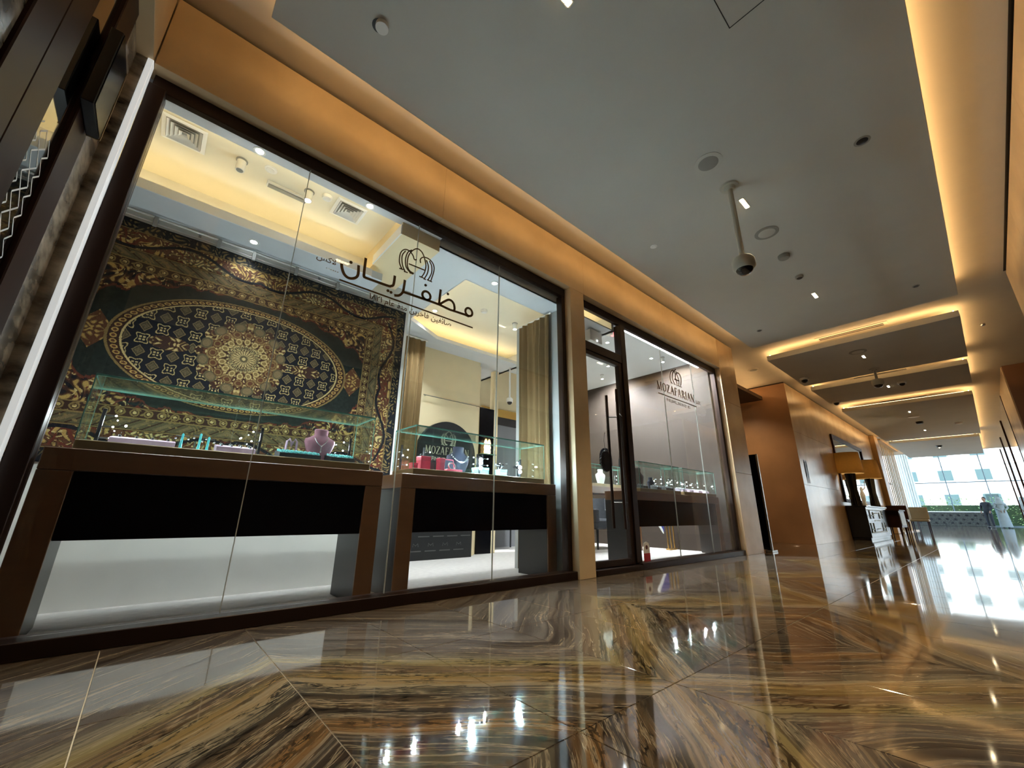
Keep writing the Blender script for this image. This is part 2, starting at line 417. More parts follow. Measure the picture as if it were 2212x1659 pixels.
# lobby end wall and long far wall
wf = struct(box(10.26, 19.6, 2.52, 6, 0, 3.42).build('wall_far_left', mat('dark_recess', '#2A1E14')))
for k in range(5):
    for j, (z0, z1) in enumerate(((0, 1.172), (1.175, 2.30), (2.303, 3.388))):
        cbox(10.24 + 0.001 if k == 0 else 10.24 + k * 1.87, 10.24 + (k + 1) * 1.87 - 0.003, 2.50, 2.52, z0, z1, 0.0015).build('stone_panel', M_STONEB, wf)
M_LOBBY = mat('brown_lobby_stone', '#B0845F', 0.35, var=0.15, scale=1.5)
for k in range(2):
    for z0, z1 in ((0, 3.388),):
        cbox(10.24, 10.26, 2.502 + k * 1.75, 2.502 + (k + 1) * 1.75 - 0.003, z0, z1, 0.0015).build('stone_panel', M_LOBBY, wf)
struct(box(7.0, 10.4, 5.9, 6.0, 0, 3.42).build('wall_lobby', M_LOBBY))
# right wall
wr = struct(box(-9.1, 7.28, -0.95, -0.74, 0, 3.42).build('wall_right', mat('dark_recess', '#2A1E14')))
for k in range(8):
    cbox(-6 + k * 1.66 - (3.1 if k == 0 else 0), -6 + (k + 1) * 1.66 - 0.003, -0.74, -0.715, 2.60, 3.388, 0.0015).build('stone_panel', M_STONE, wr)
    cbox(-6 + k * 1.66 - (3.1 if k == 0 else 0), -6 + (k + 1) * 1.66 - 0.006, -0.74, -0.72, 0, 2.595, 0.0015).build('wood_panel', M_WOODD, wr)
wr2 = struct(box(12.2, 15.0, -6.0, -0.70, 0, 3.42).build('wall_right_far', mat('dark_brown_stone', '#7A5334', 0.4, var=0.12, scale=1.5)))
cbox(12.2, 15.0, -0.70, -0.68, 0, 3.40, 0.002).build('stone_panel', M_STONEB, wr2)
struct(box(7.2, 15, -6.2, -6.0, 0, 3.42).build('wall_right_recess', M_LOBBY))
struct(box(7.10, 7.28, -6.0, -0.95, 0, 3.42).build('wall_right_return', M_STONE))
bw = semp('window_6', (-9.0, 0.9, 0))
for y in (-0.72, 0.9, 2.5): cbox(-9.04, -8.96, y - 0.03, y + 0.03, 0, 3.42, 0.004).build('mullion', M_FRAME, bw)
for a, b in ((-0.69, 0.87), (0.93, 2.47)): box(-9.006, -8.994, a, b, 0, 3.42).build('pane', G_SHOP, bw)
struct(box(-9.1, -0.75, 2.50, 2.6, 0, 3.42).build('wall_behind_left', M_STONE))
# ceiling
cm = MB(); cm.box(-9.1, 27.0, -6.2, 2.60, 3.42, 3.5); cm.box(7.0, 10.4, 2.60, 6, 3.42, 3.5)
ceiling = struct(cm.build('ceiling', M_CEIL))
box(-9.0, 7.28, -0.738, -0.70, 3.4155, 3.4215).build('shadow_gap', M_BLKP, ceiling)
SLABS = [(-0.03, 7.15, -0.285, 2.10), (7.98, 10.22, -0.27, 2.13), (10.72, 12.38, -0.26, 2.13), (13.6, 20.3, -0.24, 2.13), (21.0, 26.8, -0.2, 2.13), (-8.7, -0.9, -0.285, 2.10)]
ZS = 3.22
for x0, x1, y0, y1 in SLABS:
    sl = cbox(x0, x1, y0, y1, ZS, ZS + 0.09, 0.003).build('ceiling_panel', M_SLAB, ceiling)
    i = 0.06; w = 0.014
    for a in ((x0 + i, x1 - i, y0 + 0.04, y0 + 0.04 + w), (x0 + i, x1 - i, y1 - 0.03 - w, y1 - 0.03), (x0 + i, x0 + i + w, y0 + 0.12, y1 - 0.12), (x1 - i - w, x1 - i, y0 + 0.12, y1 - 0.12)):
        zr = 0.014 if a[1] - a[0] > 0.1 else 0.0
        box(*a, ZS + 0.092 + zr, ZS + 0.104 + zr).build('led_strip', E_WARM, sl)
    for xx in (x0 + 0.4, (x0 + x1) / 2, x1 - 0.4):
        MB().tube([(xx, (y0 + y1) / 2, ZS + 0.08), (xx, (y0 + y1) / 2, 3.43)], 0.006).build('hanger_rod', M_CHROME, sl)
# lowered dark bulkhead over the lobby
lb = MB(); lb.box(7.40, 10.15, 2.95, 5.8, 3.06, 3.14)
sl = lb.build('ceiling_panel', mat('brown_bulkhead_paint', '#5B4636', 0.8), ceiling)
box(7.5, 10.05, 3.02, 3.035, 3.145, 3.157).build('led_strip', E_WARM, sl)
box(10.03, 10.045, 3.1, 5.7, 3.145, 3.157).build('led_strip', E_WARM, sl)
for xx in (7.9, 9.6): MB().tube([(xx, 4.0, 3.1), (xx, 4.0, 3.43)], 0.006).build('hanger_rod', M_CHROME, sl)

# neighbouring shop front at the left, at right angles to the jeweller
XN = -0.53
M_DMARB = mat('dark_veined_marble', '#2C241D', 0.2, var=0.5, scale=7.0, spread='#8F8270', stretch=(1, 1, 1.8), spec=0.3)
wn_ = struct(box(-0.75, XN - 0.03, -0.2, 2.60, 0, 3.42).build('wall_neighbour', M_WOODD))
cbox(XN - 0.03, XN, 2.24, 2.478, 0, 2.86, 0.002).build('marble_pilaster', M_DMARB, wn_)
cbox(XN - 0.03, XN, 0.9, 1.45, 0, 2.86, 0.002).build('marble_pilaster', M_DMARB, wn_)
cbox(XN - 0.03, -0.46, -0.2, 2.478, 2.862, 3.40, 0.002).build('stone_header', M_STONE, wn_)
for a in ((2.04, 2.24), (1.62, 1.80), (1.45, 1.62)):
    cbox(XN - 0.03, XN + 0.012, a[0], a[1] - 0.002, 0.0, 2.86, 0.004).build('wood_post', M_WOODD, wn_)
cbox(XN - 0.03, XN + 0.012, 1.80, 2.04, 0, 0.10, 0.003).build('wood_sill', M_WOODD, wn_)
M_DGL = mat('dark_mirror_glass', '#141210', 0.02, spec=1.0, var=0.0, coat=1.0)
MATS['dark_mirror_glass'].node_tree.nodes['Principled BSDF'].inputs['IOR'].default_value = 2.3
box(XN - 0.03, XN - 0.004, 1.80, 2.04, 0.10, 2.86).build('pane', M_DGL, wn_)
# white rhombus motif printed on the neighbour's pane
zz = MB()
for k in range(9):
    z = 1.05 + k * 0.085
    for s_ in (-1, 1):
        for q in (0, 0.05):
            zz.add([(XN - 0.0035, 1.92 + s_ * q - 0.0, z), (XN - 0.0035, 1.92 + s_ * (q + 0.05), z + 0.042), (XN - 0.0035, 1.92 + s_ * (q + 0.05), z + 0.05), (XN - 0.0035, 1.92 + s_ * q, z + 0.008)], [(0, 1, 2, 3)])
            zz.add([(XN - 0.0035, 1.92 + s_ * q - 0.0, z + 0.085), (XN - 0.0035, 1.92 + s_ * (q + 0.05), z + 0.042), (XN - 0.0035, 1.92 + s_ * (q + 0.05), z + 0.05), (XN - 0.0035, 1.92 + s_ * q, z + 0.093)], [(0, 1, 2, 3)])
zz.build('printed_motif', mat('white_film', '#E8E8E4', 0.6), wn_)
# black projecting sign box
bs = thing('projecting_sign', 'black projecting sign box on the dark neighbouring shopfront at upper left', 'sign', (-0.46, 2.0, 2.2))
cbox(-0.515, -0.475, 1.98, 2.20, 2.06, 2.46, 0.003).build('sign_box', M_BLKP, bs)
cbox(-0.475, -0.472, 1.985, 2.195, 2.065, 2.455, 0.001).build('sign_face', M_BLACK, bs)
cbox(-0.515, -0.470, 2.20, 2.206, 2.06, 2.46, 0.001).build('edge_trim', M_PLINTH, bs)
# white corner strip beside the shop window, faint glow added to look lit
tr1 = struct(cbox(-0.482, -0.457, 2.462, 2.52, 0, 2.858, 0.003).build('trim_1', mat('glowing_white_corner_profile', '#FFFFFF', 0.25, emit=(0.95, 1.0, 1.0), estr=0.11)))
struct(box(-0.545, -0.484, 2.480, 2.62, 0, 2.858).build('trim_2', M_DMARB))
struct(box(-0.545, -0.45, 2.521, 2.62, 2.858, 3.42).build('trim_3', M_STONE))

# ------------------------------------------------------------------ shop fronts
def frame_piece(p, name, *a): return cbox(*a, 0.003).build(name, M_FRAME, p)
w1 = semp('window_1', (1.25, 2.58, 0))
frame_piece(w1, 'frame_head', -0.45, 2.955, 2.555, 2.60, 2.766, 2.86)
frame_piece(w1, 'frame_sill', -0.45, 2.953, 2.50, 2.63, 0, 0.065)
frame_piece(w1, 'frame_post', -0.457, -0.385, 2.522, 2.63, 0.065, 2.766)
frame_piece(w1, 'frame_post', 2.90, 2.953, 2.555, 2.63, 0.065, 2.766)
px = (-0.385, 0.385, 1.22, 2.065, 2.90)
for a, b in zip(px[:-1], px[1:]):
    box(a + 0.002, b - 0.002, 2.578, 2.588, 0.066, 2.765).build('pane', G_SHOP, w1)
for a in px[1:-1]:
    box(a - 0.0019, a + 0.0019, 2.577, 2.589, 0.066, 2.765).build('joint_strip', G_JOINT, w1)
w2 = semp('window_2', (5.36, 2.58, 0))
frame_piece(w2, 'frame_head', 3.18, 6.67, 2.555, 2.60, 2.766, 2.86)
frame_piece(w2, 'frame_sill', 3.98, 6.67, 2.50, 2.63, 0, 0.065)
frame_piece(w2, 'frame_post', 3.95, 4.045, 2.545, 2.64, 0.065, 2.766)
frame_piece(w2, 'frame_post', 6.615, 6.67, 2.555, 2.63, 0.065, 2.766)
px = (4.045, 4.94, 5.83, 6.615)
for a, b in zip(px[:-1], px[1:]):
    box(a + 0.002, b - 0.002, 2.578, 2.588, 0.066, 2.765).build('pane', G_SHOP, w2)
for a in px[1:-1]:
    box(a - 0.0019, a + 0.0019, 2.577, 2.589, 0.066, 2.765).build('joint_strip', G_JOINT, w2)
d1 = semp('door_1', (3.56, 2.58, 0))
frame_piece(d1, 'door_frame', 3.182, 3.225, 2.555, 2.60, 0.0, 2.766)
frame_piece(d1, 'transom_bar', 3.226, 3.948, 2.55, 2.635, 2.26, 2.36)
frame_piece(d1, 'threshold', 3.226, 3.98, 2.50, 2.63, 0, 0.05)
box(3.228, 3.947, 2.578, 2.588, 2.361, 2.765).build('transom_pane', G_SHOP, d1)
leaf = frame_piece(d1, 'door_leaf_stile', 3.885, 3.945, 2.56, 2.615, 0.055, 2.255)
frame_piece(d1, 'door_leaf_rail', 3.23, 3.885, 2.56, 2.615, 0.055, 0.115)
frame_piece(d1, 'door_leaf_rail', 3.23, 3.885, 2.56, 2.615, 2.21, 2.255)
box(3.23, 3.884, 2.578, 2.588, 0.116, 2.209).build('door_pane', G_SHOP, d1)
for yy, s_, hx in ((2.47, 1, 3.67), (2.70, -1, 3.80)):
    h = MB(); h.tube([(hx, yy, 0.40), (hx, yy, 1.86)], 0.016, 12)
    hd = h.build('door_handle', M_FRAME, d1, smooth=True)
    for z in (0.66, 1.60):
        MB().tube([(hx, yy, z), (3.89, 2.57 if s_ > 0 else 2.61, z)], 0.007, 8).build('handle_bracket', M_CHROME, hd)
st = thing('door_sticker', 'small white and red round-topped sticker low beside the shop door', 'sticker', (4.19, 2.575, 0.1))
MB().prism([(4.13, 0.12), (4.25, 0.12), (4.25, 0.21), (4.235, 0.245), (4.19, 0.262), (4.145, 0.245), (4.13, 0.21)], 'y', 2.574, 2.577).build('backing', mat('sticker_white', '#D9D4CE', 0.6), st)
MB().prism([(4.13, 0.06), (4.25, 0.06), (4.25, 0.145), (4.13, 0.145)], 'y', 2.572, 2.576).build('red_band', mat('sticker_red', '#A3262B', 0.6), st)
MB().lathe([(0.022, -0.001), (0.022, 0.001)], (4.19, 2.5725, 0.205), 14, 'y').build('emblem', mat('sticker_maroon', '#5A2024', 0.6), st)

# ------------------------------------------------------------------ shop interior shell
struct(box(-1.3, 7.06, 2.78, 5.9, -0.05, 0.0).build('floor_shop', M_CARPET))
struct(box(-1.3, 6.72, 2.60, 2.78, -0.05, 0.0).build('floor_border', M_BORDER))
struct(box(-1.25, 1.62, 3.48, 4.8, 0, 2.95).build('wall_rear', M_WHITEWALL))
struct(box(-1.35, -1.25, 2.62, 4.0, 0, 2.95).build('wall_shop_left', M_WHITEWALL))
struct(box(1.62, 3.40, 4.65, 4.80, 0, 2.95).build('wall_divider', M_CREAM))
struct(box(1.5, 7.15, 5.5, 5.6, 0, 3.15).build('wall_back', M_CREAM))
struct(box(7.05, 7.15, 2.66, 5.5, 0, 3.2).build('wall_end', mat('warm_white_wall_paint', '#D6D0BC', 0.7, var=0.03)))
struct(box(6.72, 7.05, 2.64, 2.70, 0, 2.86).build('wall_end_return', M_WHITEWALL))
cs = MB()
cs.box(-1.3, 1.45, 2.63, 3.48, 2.86, 2.95)
cs.box(6.72, 7.05, 2.63, 5.5, 3.17, 3.2); cs.box(3.95, 6.9, 2.63, 5.5, 3.17, 3.2)
cs.box(1.45, 3.95, 2.63, 5.5, 2.90, 2.95)
cshop = struct(cs.build('ceiling_shop', mat('warm_white_ceiling_paint', '#E3DAC2', 0.85, var=0.02)))
so = MB()
so.box(-1.3, 1.45, 2.602, 2.685, 2.775, 2.785); so.box(-1.3, 1.45, 2.602, 2.608, 2.775, 2.86); so.box(-1.3, 1.45, 2.632, 2.638, 2.785, 2.9); so.box(1.45, 3.2, 2.632, 2.64, 2.70, 2.9)
so.box(1.45, 3.95, 2.632, 2.90, 2.70, 2.715); so.box(1.45, 1.90, 2.90, 5.35, 2.70, 2.715); so.box(1.90, 3.95, 4.33, 5.35, 2.70, 2.715)
so.prism([(1.90, 4.05), (2.44, 4.33), (1.90, 4.33)], 'z', 2.70, 2.715)
so.box(3.90, 3.95, 2.632, 5.5, 2.70, 3.17)
so.box(3.95, 6.69, 2.632, 2.66, 2.86, 3.17); so.box(3.95, 6.72, 2.66, 5.5, 3.08, 3.10)
so.build('soffit', M_SHOPSOF, cshop)
lp = MB()   # pale lips round the two light coves
lp.box(-1.3, 1.10, 3.19, 3.20, 2.53, 2.60); lp.box(1.095, 1.105, 2.64, 3.2, 2.66, 2.75)
lp.box(1.90, 3.90, 4.325, 4.335, 2.70, 2.745); lp.box(1.90, 3.90, 2.895, 2.905, 2.70, 2.745)
lp.prism([(1.895, 4.045), (1.905, 4.04), (2.45, 4.325), (2.44, 4.335)], 'z', 2.70, 2.745); lp.box(1.895, 1.905, 2.9, 4.05, 2.70, 2.745)
lp.build('cove_lip', M_WHITE, cshop)
box(-1.3, 1.20, 3.20, 3.478, 2.53, 2.60).build('bulkhead', M_SHOPSOF, cshop)
MB().box(1.105, 1.45, 2.64, 3.48, 2.66, 2.86).build('beam', M_CREAM, cshop)
for a in ((-1.2, 1.05, 3.30, 3.315, 2.605, 2.615), (-1.2, 1.05, 2.645, 2.655, 2.787, 2.795),
          (1.95, 3.85, 4.42, 4.435, 2.725, 2.735), (1.78, 1.795, 3.0, 4.1, 2.725, 2.735), (1.95, 3.85, 2.78, 2.795, 2.725, 2.735),
          (3.5, 3.88, 5.27, 5.285, 2.725, 2.735), (4.0, 6.8, 5.40, 5.415, 3.105, 3.115), (6.66, 6.68, 2.70, 5.3, 3.105, 3.12)):
    box(*a).build('led_strip', E_ENTRY if a[4] > 3 else E_COVE, cshop)
# ------------------------------------------------------------------ lettering on the shop glass
YG0, YG1 = 2.572, 2.5765
AR = {'noon': [(0.676, 2.155), (0.685, 2.118), (0.705, 2.083), (0.732, 2.069), (0.76, 2.075), (0.784, 2.094), (0.794, 2.125), (0.789, 2.193)],
 'alef': [(0.831, 2.272), (0.834, 2.135), (0.846, 2.12), (0.868, 2.119), (1.013, 2.122), (1.038, 2.129), (1.056, 2.15), (1.059, 2.225)],
 'ra': [(1.141, 2.223), (1.138, 2.143), (1.13, 2.107), (1.106, 2.077), (1.072, 2.065)], 'fa': [(1.138, 2.12), (1.161, 2.121), (1.352, 2.127)],
 'za': [(1.453, 2.266), (1.447, 2.13)], 'zaloop': [(1.352, 2.127), (1.447, 2.128), (1.581, 2.121), (1.591, 2.169), (1.57, 2.2), (1.537, 2.205), (1.502, 2.18), (1.455, 2.134)],
 'mim': [(1.581, 2.121), (1.697, 2.126), (1.74, 2.123)]}
def ring(mb, c, r, w, n=20):
    mb.stroke([(c[0] + r * math.cos(2 * PI * k / n), c[1] + r * math.sin(2 * PI * k / n)) for k in range(n + 1)], w, YG0, YG1)
def smooth_pts(p, n=4):
    """Catmull-Rom"""
    q = [p[0]] + list(p) + [p[-1]]; out = []
    for i in range(1, len(q) - 2):
        for k in range(n):
            t = k / n
            out.append(tuple(0.5 * (2 * q[i][a] + (q[i + 1][a] - q[i - 1][a]) * t + (2 * q[i - 1][a] - 5 * q[i][a] + 4 * q[i + 1][a] - q[i + 2][a]) * t * t + (3 * q[i][a] - q[i - 1][a] - 3 * q[i + 1][a] + q[i + 2][a]) * t ** 3) for a in (0, 1)))
    return out + [tuple(p[-1])]
lg = thing('window_lettering', 'bronze Arabic shop name with crown emblem on the left window', 'sign', (1.2, 2.575, 1.95))
mb = MB()
for k, p in AR.items(): mb.stroke(smooth_pts(p) if len(p) > 3 else p, 0.0185, YG0, YG1)
ring(mb, (1.331, 2.163), 0.036, 0.0185); ring(mb, (1.738, 2.164), 0.036, 0.0185)
for c in ((0.735, 2.193), (1.02, 2.083), (1.044, 2.079), (1.316, 2.25), (1.523, 2.253)):
    mb.lathe([(0.011, YG0 - 2.0), (0.011, YG1 - 2.0)], (c[0], 2.0, c[1]), 14, 'y')
mb.build('shop_name', M_SIGN, lg)
MB().stroke([(0.678, 2.032), (1.784, 2.032)], 0.0105, YG0, YG1).build('underline', M_SIGN, lg)
EM = {'a': [(1.207, 2.309), (1.167, 2.32), (1.146, 2.366), (1.15, 2.444), (1.177, 2.502), (1.216, 2.54), (1.256, 2.531), (1.282, 2.496)],
 'b': [(1.107, 2.306), (1.082, 2.356), (1.083, 2.435), (1.111, 2.481), (1.15, 2.489), (1.184, 2.465), (1.201, 2.433), (1.22, 2.441)],
 'c': [(1.134, 2.297), (1.108, 2.343), (1.098, 2.419), (1.121, 2.473)], 'd': [(1.178, 2.304), (1.139, 2.339), (1.128, 2.406), (1.142, 2.472), (1.173, 2.506)],
 'e': [(1.256, 2.427), (1.251, 2.456), (1.273, 2.487), (1.32, 2.496), (1.364, 2.471), (1.379, 2.414), (1.357, 2.302)],
 'f': [(1.276, 2.309), (1.297, 2.358), (1.304, 2.426), (1.286, 2.485)], 'g': [(1.299, 2.302), (1.322, 2.359), (1.326, 2.425), (1.304, 2.475)],
 'h': [(1.334, 2.308), (1.358, 2.377), (1.356, 2.439), (1.332, 2.48)], 'bar': [(1.159, 2.375), (1.3, 2.378)], 'f1': [(1.087, 2.303), (1.119, 2.305)],
 'f2': [(1.126, 2.293), (1.157, 2.295)], 'f3': [(1.172, 2.301), (1.204, 2.303)], 'f4': [(1.256, 2.305), (1.293, 2.306)], 'f5': [(1.293, 2.3), (1.314, 2.3)], 'f6': [(1.324, 2.304), (1.369, 2.302)]}
mb = MB()
for k, p in EM.items(): mb.stroke(smooth_pts(p) if len(p) > 3 else p, 0.0085, YG0, YG1)
mb.build('crown_emblem', M_SIGN, lg)
text_mb('\ufea6\ufee0'[:0] + '١٨٢١ \ufee1\ufe8e\ufecb \ufeac\ufee8\ufee3 \ufee6\ufef3\ufeae\ufea7\ufe8e\ufed3 \ufee6\ufef4\ufed0\ufe8b\ufe8e\ufebb', 0.891, 1.57, 1.972, YG0, YG1).build('small_line', M_SIGN, lg)['kind'] = 'stuff'
text_mb('\ufeb2\ufedb\ufefb', 0.516, 0.641, 2.125, YG0, YG1).build('side_word', M_SIGN, lg)
mb = MB()
for k in range(6): mb.lathe([(0.004, YG0), (0.004, YG1)], (0.588 + k * 0.0145, 0, 2.081), 10, 'y')
mb.build('dot_row', M_WHITE, lg)

# roman capitals with thick and thin strokes: each letter is a list of (x0,z0,x1,z1,weight) in a 0..1 box
def capital(ch):
    T, t, s = 0.19, 0.08, 0.05
    v = lambda x, w: (x, 0, x, 1, w)
    sf = lambda x, z, h=0.13: (x - h, z, x + h, z, s)
    D = {'M': (1.15, [v(.14, t), (.14, 1, .56, .05, T), (.56, .05, .98, 1, t), v(1.0, T), sf(.12, .02), sf(1.0, .02), sf(1.0, .98), sf(.12, .98)]),
         'Z': (0.8, [(.08, .97, .74, .97, t), (.72, .95, .08, .04, T), (.06, .03, .76, .03, t), (.08, .97, .08, .8, s), (.76, .03, .76, .2, s)]),
         'A': (0.95, [(.08, 0, .48, 1, t), (.48, 1, .86, 0, T), (.22, .35, .72, .35, t), sf(.08, .02), sf(.86, .02)]),
         'F': (0.75, [v(.2, T), (.2, .97, .72, .97, t), (.2, .53, .58, .53, t), sf(.2, .02), (.72, .98, .72, .8, s)]),
         'R': (0.9, [v(.2, T), (.2, .97, .5, .97, t), (.5, .97, .66, .86, T * .7), (.68, .86, .66, .62, T), (.66, .64, .46, .5, t), (.46, .5, .2, .5, t), (.44, .5, .86, 0, T), sf(.2, .02), sf(.86, .02)]),
         'I': (0.4, [v(.2, T), sf(.2, .02), sf(.2, .98)]),
         'N': (1.0, [v(.15, t), (.12, 1, .84, 0, T), v(.86, t), sf(.15, .02), sf(.86, .98)]),
         'O': (1.0, None)}
    return D[ch]
def roman(word, x0, x1, z0, z1, y0, y1):
    mb = MB(); ws = [capital(c)[0] + 0.16 for c in word]; k = (x1 - x0) / sum(ws); h = z1 - z0; x = x0
    for c, w in zip(word, ws):
        W_, L_ = capital(c)
        if L_ is None:
            n = 22; pts = [(x + (0.5 + 0.40 * math.cos(2 * PI * i / n)) * k, z0 + (0.5 + 0.47 * math.sin(2 * PI * i / n)) * h) for i in range(n + 1)]
            mb.stroke(pts, [k * (0.05 + 0.12 * abs(math.cos(2 * PI * i / n))) for i in range(n + 1)], y0, y1)
        else:
            for a, b, a2, b2, wt in L_:
                mb.stroke([(x + a * k, z0 + b * h), (x + a2 * k, z0 + b2 * h)], wt * k if abs(b2 - b) > 0.1 else wt * h * 0.6, y0, y1)
        x += w * k
    return mb
le = thing('window_lettering', 'bronze Latin capitals with crown emblem on the right window', 'sign', (5.3, 2.575, 1.97))
roman('MOZAFARIAN', 4.765, 5.815, 2.118, 2.235, YG0, YG1).build('shop_name', M_SIGN, le)
MB().stroke([(4.775, 2.066), (5.85, 2.066)], 0.012, YG0, YG1).build('underline', M_SIGN, le)
text_mb('FINE JEWELLERS SINCE 1821', 4.975, 5.64, 1.995, YG0, YG1).build('small_line', M_SIGN, le)['kind'] = 'stuff'
text_mb('LUX', 5.845, 5.99, 2.115, YG0, YG1).build('side_word', M_SIGN, le)
EE = {'a': [(5.168, 2.28), (5.142, 2.337), (5.152, 2.408), (5.198, 2.471), (5.257, 2.492), (5.292, 2.471), (5.295, 2.442)], 'b': [(5.248, 2.298), (5.205, 2.351), (5.223, 2.437), (5.292, 2.5), (5.34, 2.53)],
 'c': [(5.325, 2.297), (5.304, 2.35), (5.303, 2.42), (5.341, 2.47), (5.401, 2.485), (5.451, 2.455), (5.461, 2.397), (5.427, 2.302)], 'd': [(5.371, 2.301), (5.391, 2.37), (5.364, 2.423), (5.33, 2.5)], 'e': [(5.262, 2.364), (5.396, 2.365)]}
mb = MB()
for k, p in EE.items(): mb.stroke(smooth_pts(p) if len(p) > 3 else p, 0.017, YG0, YG1)
for a in (5.168, 5.248, 5.325, 5.371, 5.427): mb.stroke([(a - 0.025, 2.285), (a + 0.025, 2.285)], 0.008, YG0, YG1)
mb.build('crown_emblem', M_SIGN, le)

# ------------------------------------------------------------------ wall carpet: pattern woven per cell
RX, RZ, RW, RH = 0.336, 1.612, 1.24, 0.822
nx, nz = 780, 516
xs = np.linspace(-RW, RW, nx + 1); zs = np.linspace(-RH, RH, nz + 1)
cxs = (xs[:-1] + xs[1:]) / 2; czs = (zs[:-1] + zs[1:]) / 2
X, Z = np.meshgrid(cxs, czs); AX, AZ = np.abs(X), np.abs(Z)
rng = np.random.default_rng(5)
def vnoise(px_, pz_, seed, sc):
    r_ = np.random.default_rng(seed); G = r_.random((97, 97)); u = px_ * sc; v = pz_ * sc
    iu = np.floor(u).astype(int); iv = np.floor(v).astype(int); fu = u - iu; fv = v - iv; fu = fu * fu * (3 - 2 * fu); fv = fv * fv * (3 - 2 * fv)
    g = lambda a, b: G[a % 97, b % 97]
    return (g(iu, iv) * (1 - fu) + g(iu + 1, iv) * fu) * (1 - fv) + (g(iu, iv + 1) * (1 - fu) + g(iu + 1, iv + 1) * fu) * fv
GOLD = np.array(lin('#917641')); GOLD2 = np.array(lin('#685632')); BRN = np.array(lin('#4A2C1A')); BRN2 = np.array(lin('#2C1A12')); NAVY = np.array(lin('#0B0C12'))
GRN = np.array(lin('#161B17')); OLV = np.array(lin('#48412C')); CRM = np.array(lin('#9C8A5C')); RED = np.array(lin('#4E2116')); TAN = np.array(lin('#5E5036'))
col = np.tile(GRN, (nz, nx, 1)) * (0.75 + 0.6 * vnoise(AX, AZ, 1, 60)[..., None])
def put(mask, c, a=1.0):
    global col
    m_ = (mask.astype(float) * a)[..., None]; col = col * (1 - m_) + np.asarray(c) * m_
d = np.minimum(RW - AX, RH - AZ)
along = np.where(RW - AX < RH - AZ, AZ, AX)        # coordinate running along the border
def floral(dens, seed):
    """scrolling vines with leaves, mirrored about both axes"""
    w_ = vnoise(AX, AZ, seed, 9) * 6.28; w2_ = vnoise(AX, AZ, seed + 1, 14) * 6.28
    f_ = np.sin(AX * dens + 2.2 * np.sin(AZ * dens * .55 + w_) + w2_) * np.sin(AZ * dens + 2.2 * np.sin(AX * dens * .55 + w2_) + w_)
    return f_
F1 = floral(75, 11); F2 = floral(110, 21); F3 = floral(48, 31)
# corner and side spandrels
ex = np.sqrt((X / 0.735) ** 2 + (Z / 0.405) ** 2)
scal = 0.035 * np.abs(np.sin(along * 13)) + 0.03 * np.abs(np.sin(along * 31))
sp = (AX / 1.02 + AZ / 0.98) + 0.05 * np.sin(18 * AX) * np.sin(18 * AZ) > 1.06
inner = d > 0.36
e2 = np.sqrt((X / 0.95) ** 2 + (Z / 0.47) ** 2); stp = 0.05 * np.round(3 * np.abs(np.sin(AX * 17 + 0.5))) / 3 * (AX > 0.3) + 0.03 * np.abs(np.sin(AX * 26))
span = inner & (e2 > 0.98 + stp)
put(span, BRN2); put(span & (F1 > 0.05), BRN); put(span & (F1 > 0.28), GOLD2); put(span & (F1 > 0.52), GOLD); put(span & (F2 > 0.66), CRM); put(span & (F1 < -0.55), NAVY); put(span & (F3 > 0.8), RED)
edge = inner & (vnoise(AX, AZ, 3, 1) * 0 + np.abs(e2 - 0.98 - stp) < 0.012)
put(edge, RED, 0.8)
# pendant motifs at both ends
pend = (np.abs(AX - 0.80) / 0.10 + AZ / 0.13 < 1); put(pend, BRN); put(pend & (F2 > 0.1), GOLD2); put(pend & (F2 > 0.5), GOLD)
# borders, from the edge inwards
b0 = d < 0.012; b1 = (d >= 0.012) & (d < 0.075); b2 = (d >= 0.085) & (d < 0.215); b3 = (d >= 0.225) & (d < 0.29); b4 = (d >= 0.30) & (d < 0.355)
bord = d < 0.36
put(bord, BRN2)
put(b0, NAVY); put(b1, NAVY); put(b1 & (F2 > 0.2), OLV); put(b1 & (F2 > 0.55), GOLD2)
put(b2, BRN); put(b2 & (F1 > 0.0), BRN2); put(b2 & (F1 > 0.22), GOLD2); put(b2 & (F1 > 0.48), GOLD); put(b2 & (F2 > 0.72), CRM); put(b2 & (F3 < -0.7), RED)
wave = 0.15 + 0.055 * np.sin(along * 9.2 + 0.6); dw = d - wave
put(b2 & (np.abs(dw) < 0.011), NAVY)
put(b2 & (dw > 0.011) & (np.sin(along * 4.6 + 0.3) > 0.55) & (F2 > -0.1), OLV); put(b2 & (dw > 0.02) & (np.sin(along * 4.6 + 0.3) > 0.55) & (F2 > 0.45), CRM)
ph = (along * 9.0 + (d - 0.225) * 14) % 1.0
put(b3, OLV); put(b3 & (ph < 0.12), BRN2); put(b3 & (np.abs(ph - 0.55) < 0.16) & (np.abs(d - 0.257) < 0.02), TAN); put(b3 & (F2 > 0.6), GOLD2)
ph4 = (along * 15) % 1.0; rr = np.sqrt(((ph4 - 0.5) / 15) ** 2 + (d - 0.328) ** 2)
put(b4, BRN2); put(b4 & (rr < 0.024) & (rr > 0.015), GOLD2); put(b4 & (rr < 0.010), CRM); put(b4 & (F2 > 0.5), GOLD2)
for q in (0.080, 0.220, 0.295, 0.358): put(np.abs(d - q) < 0.0035, GOLD2)
# oval field
ov = ex < 1.0; ringm = ov & (ex > 0.925)
ang = np.arctan2(Z / 0.405, X / 0.735)
put(ex < 1.02, GOLD2); put(ringm, BRN2)
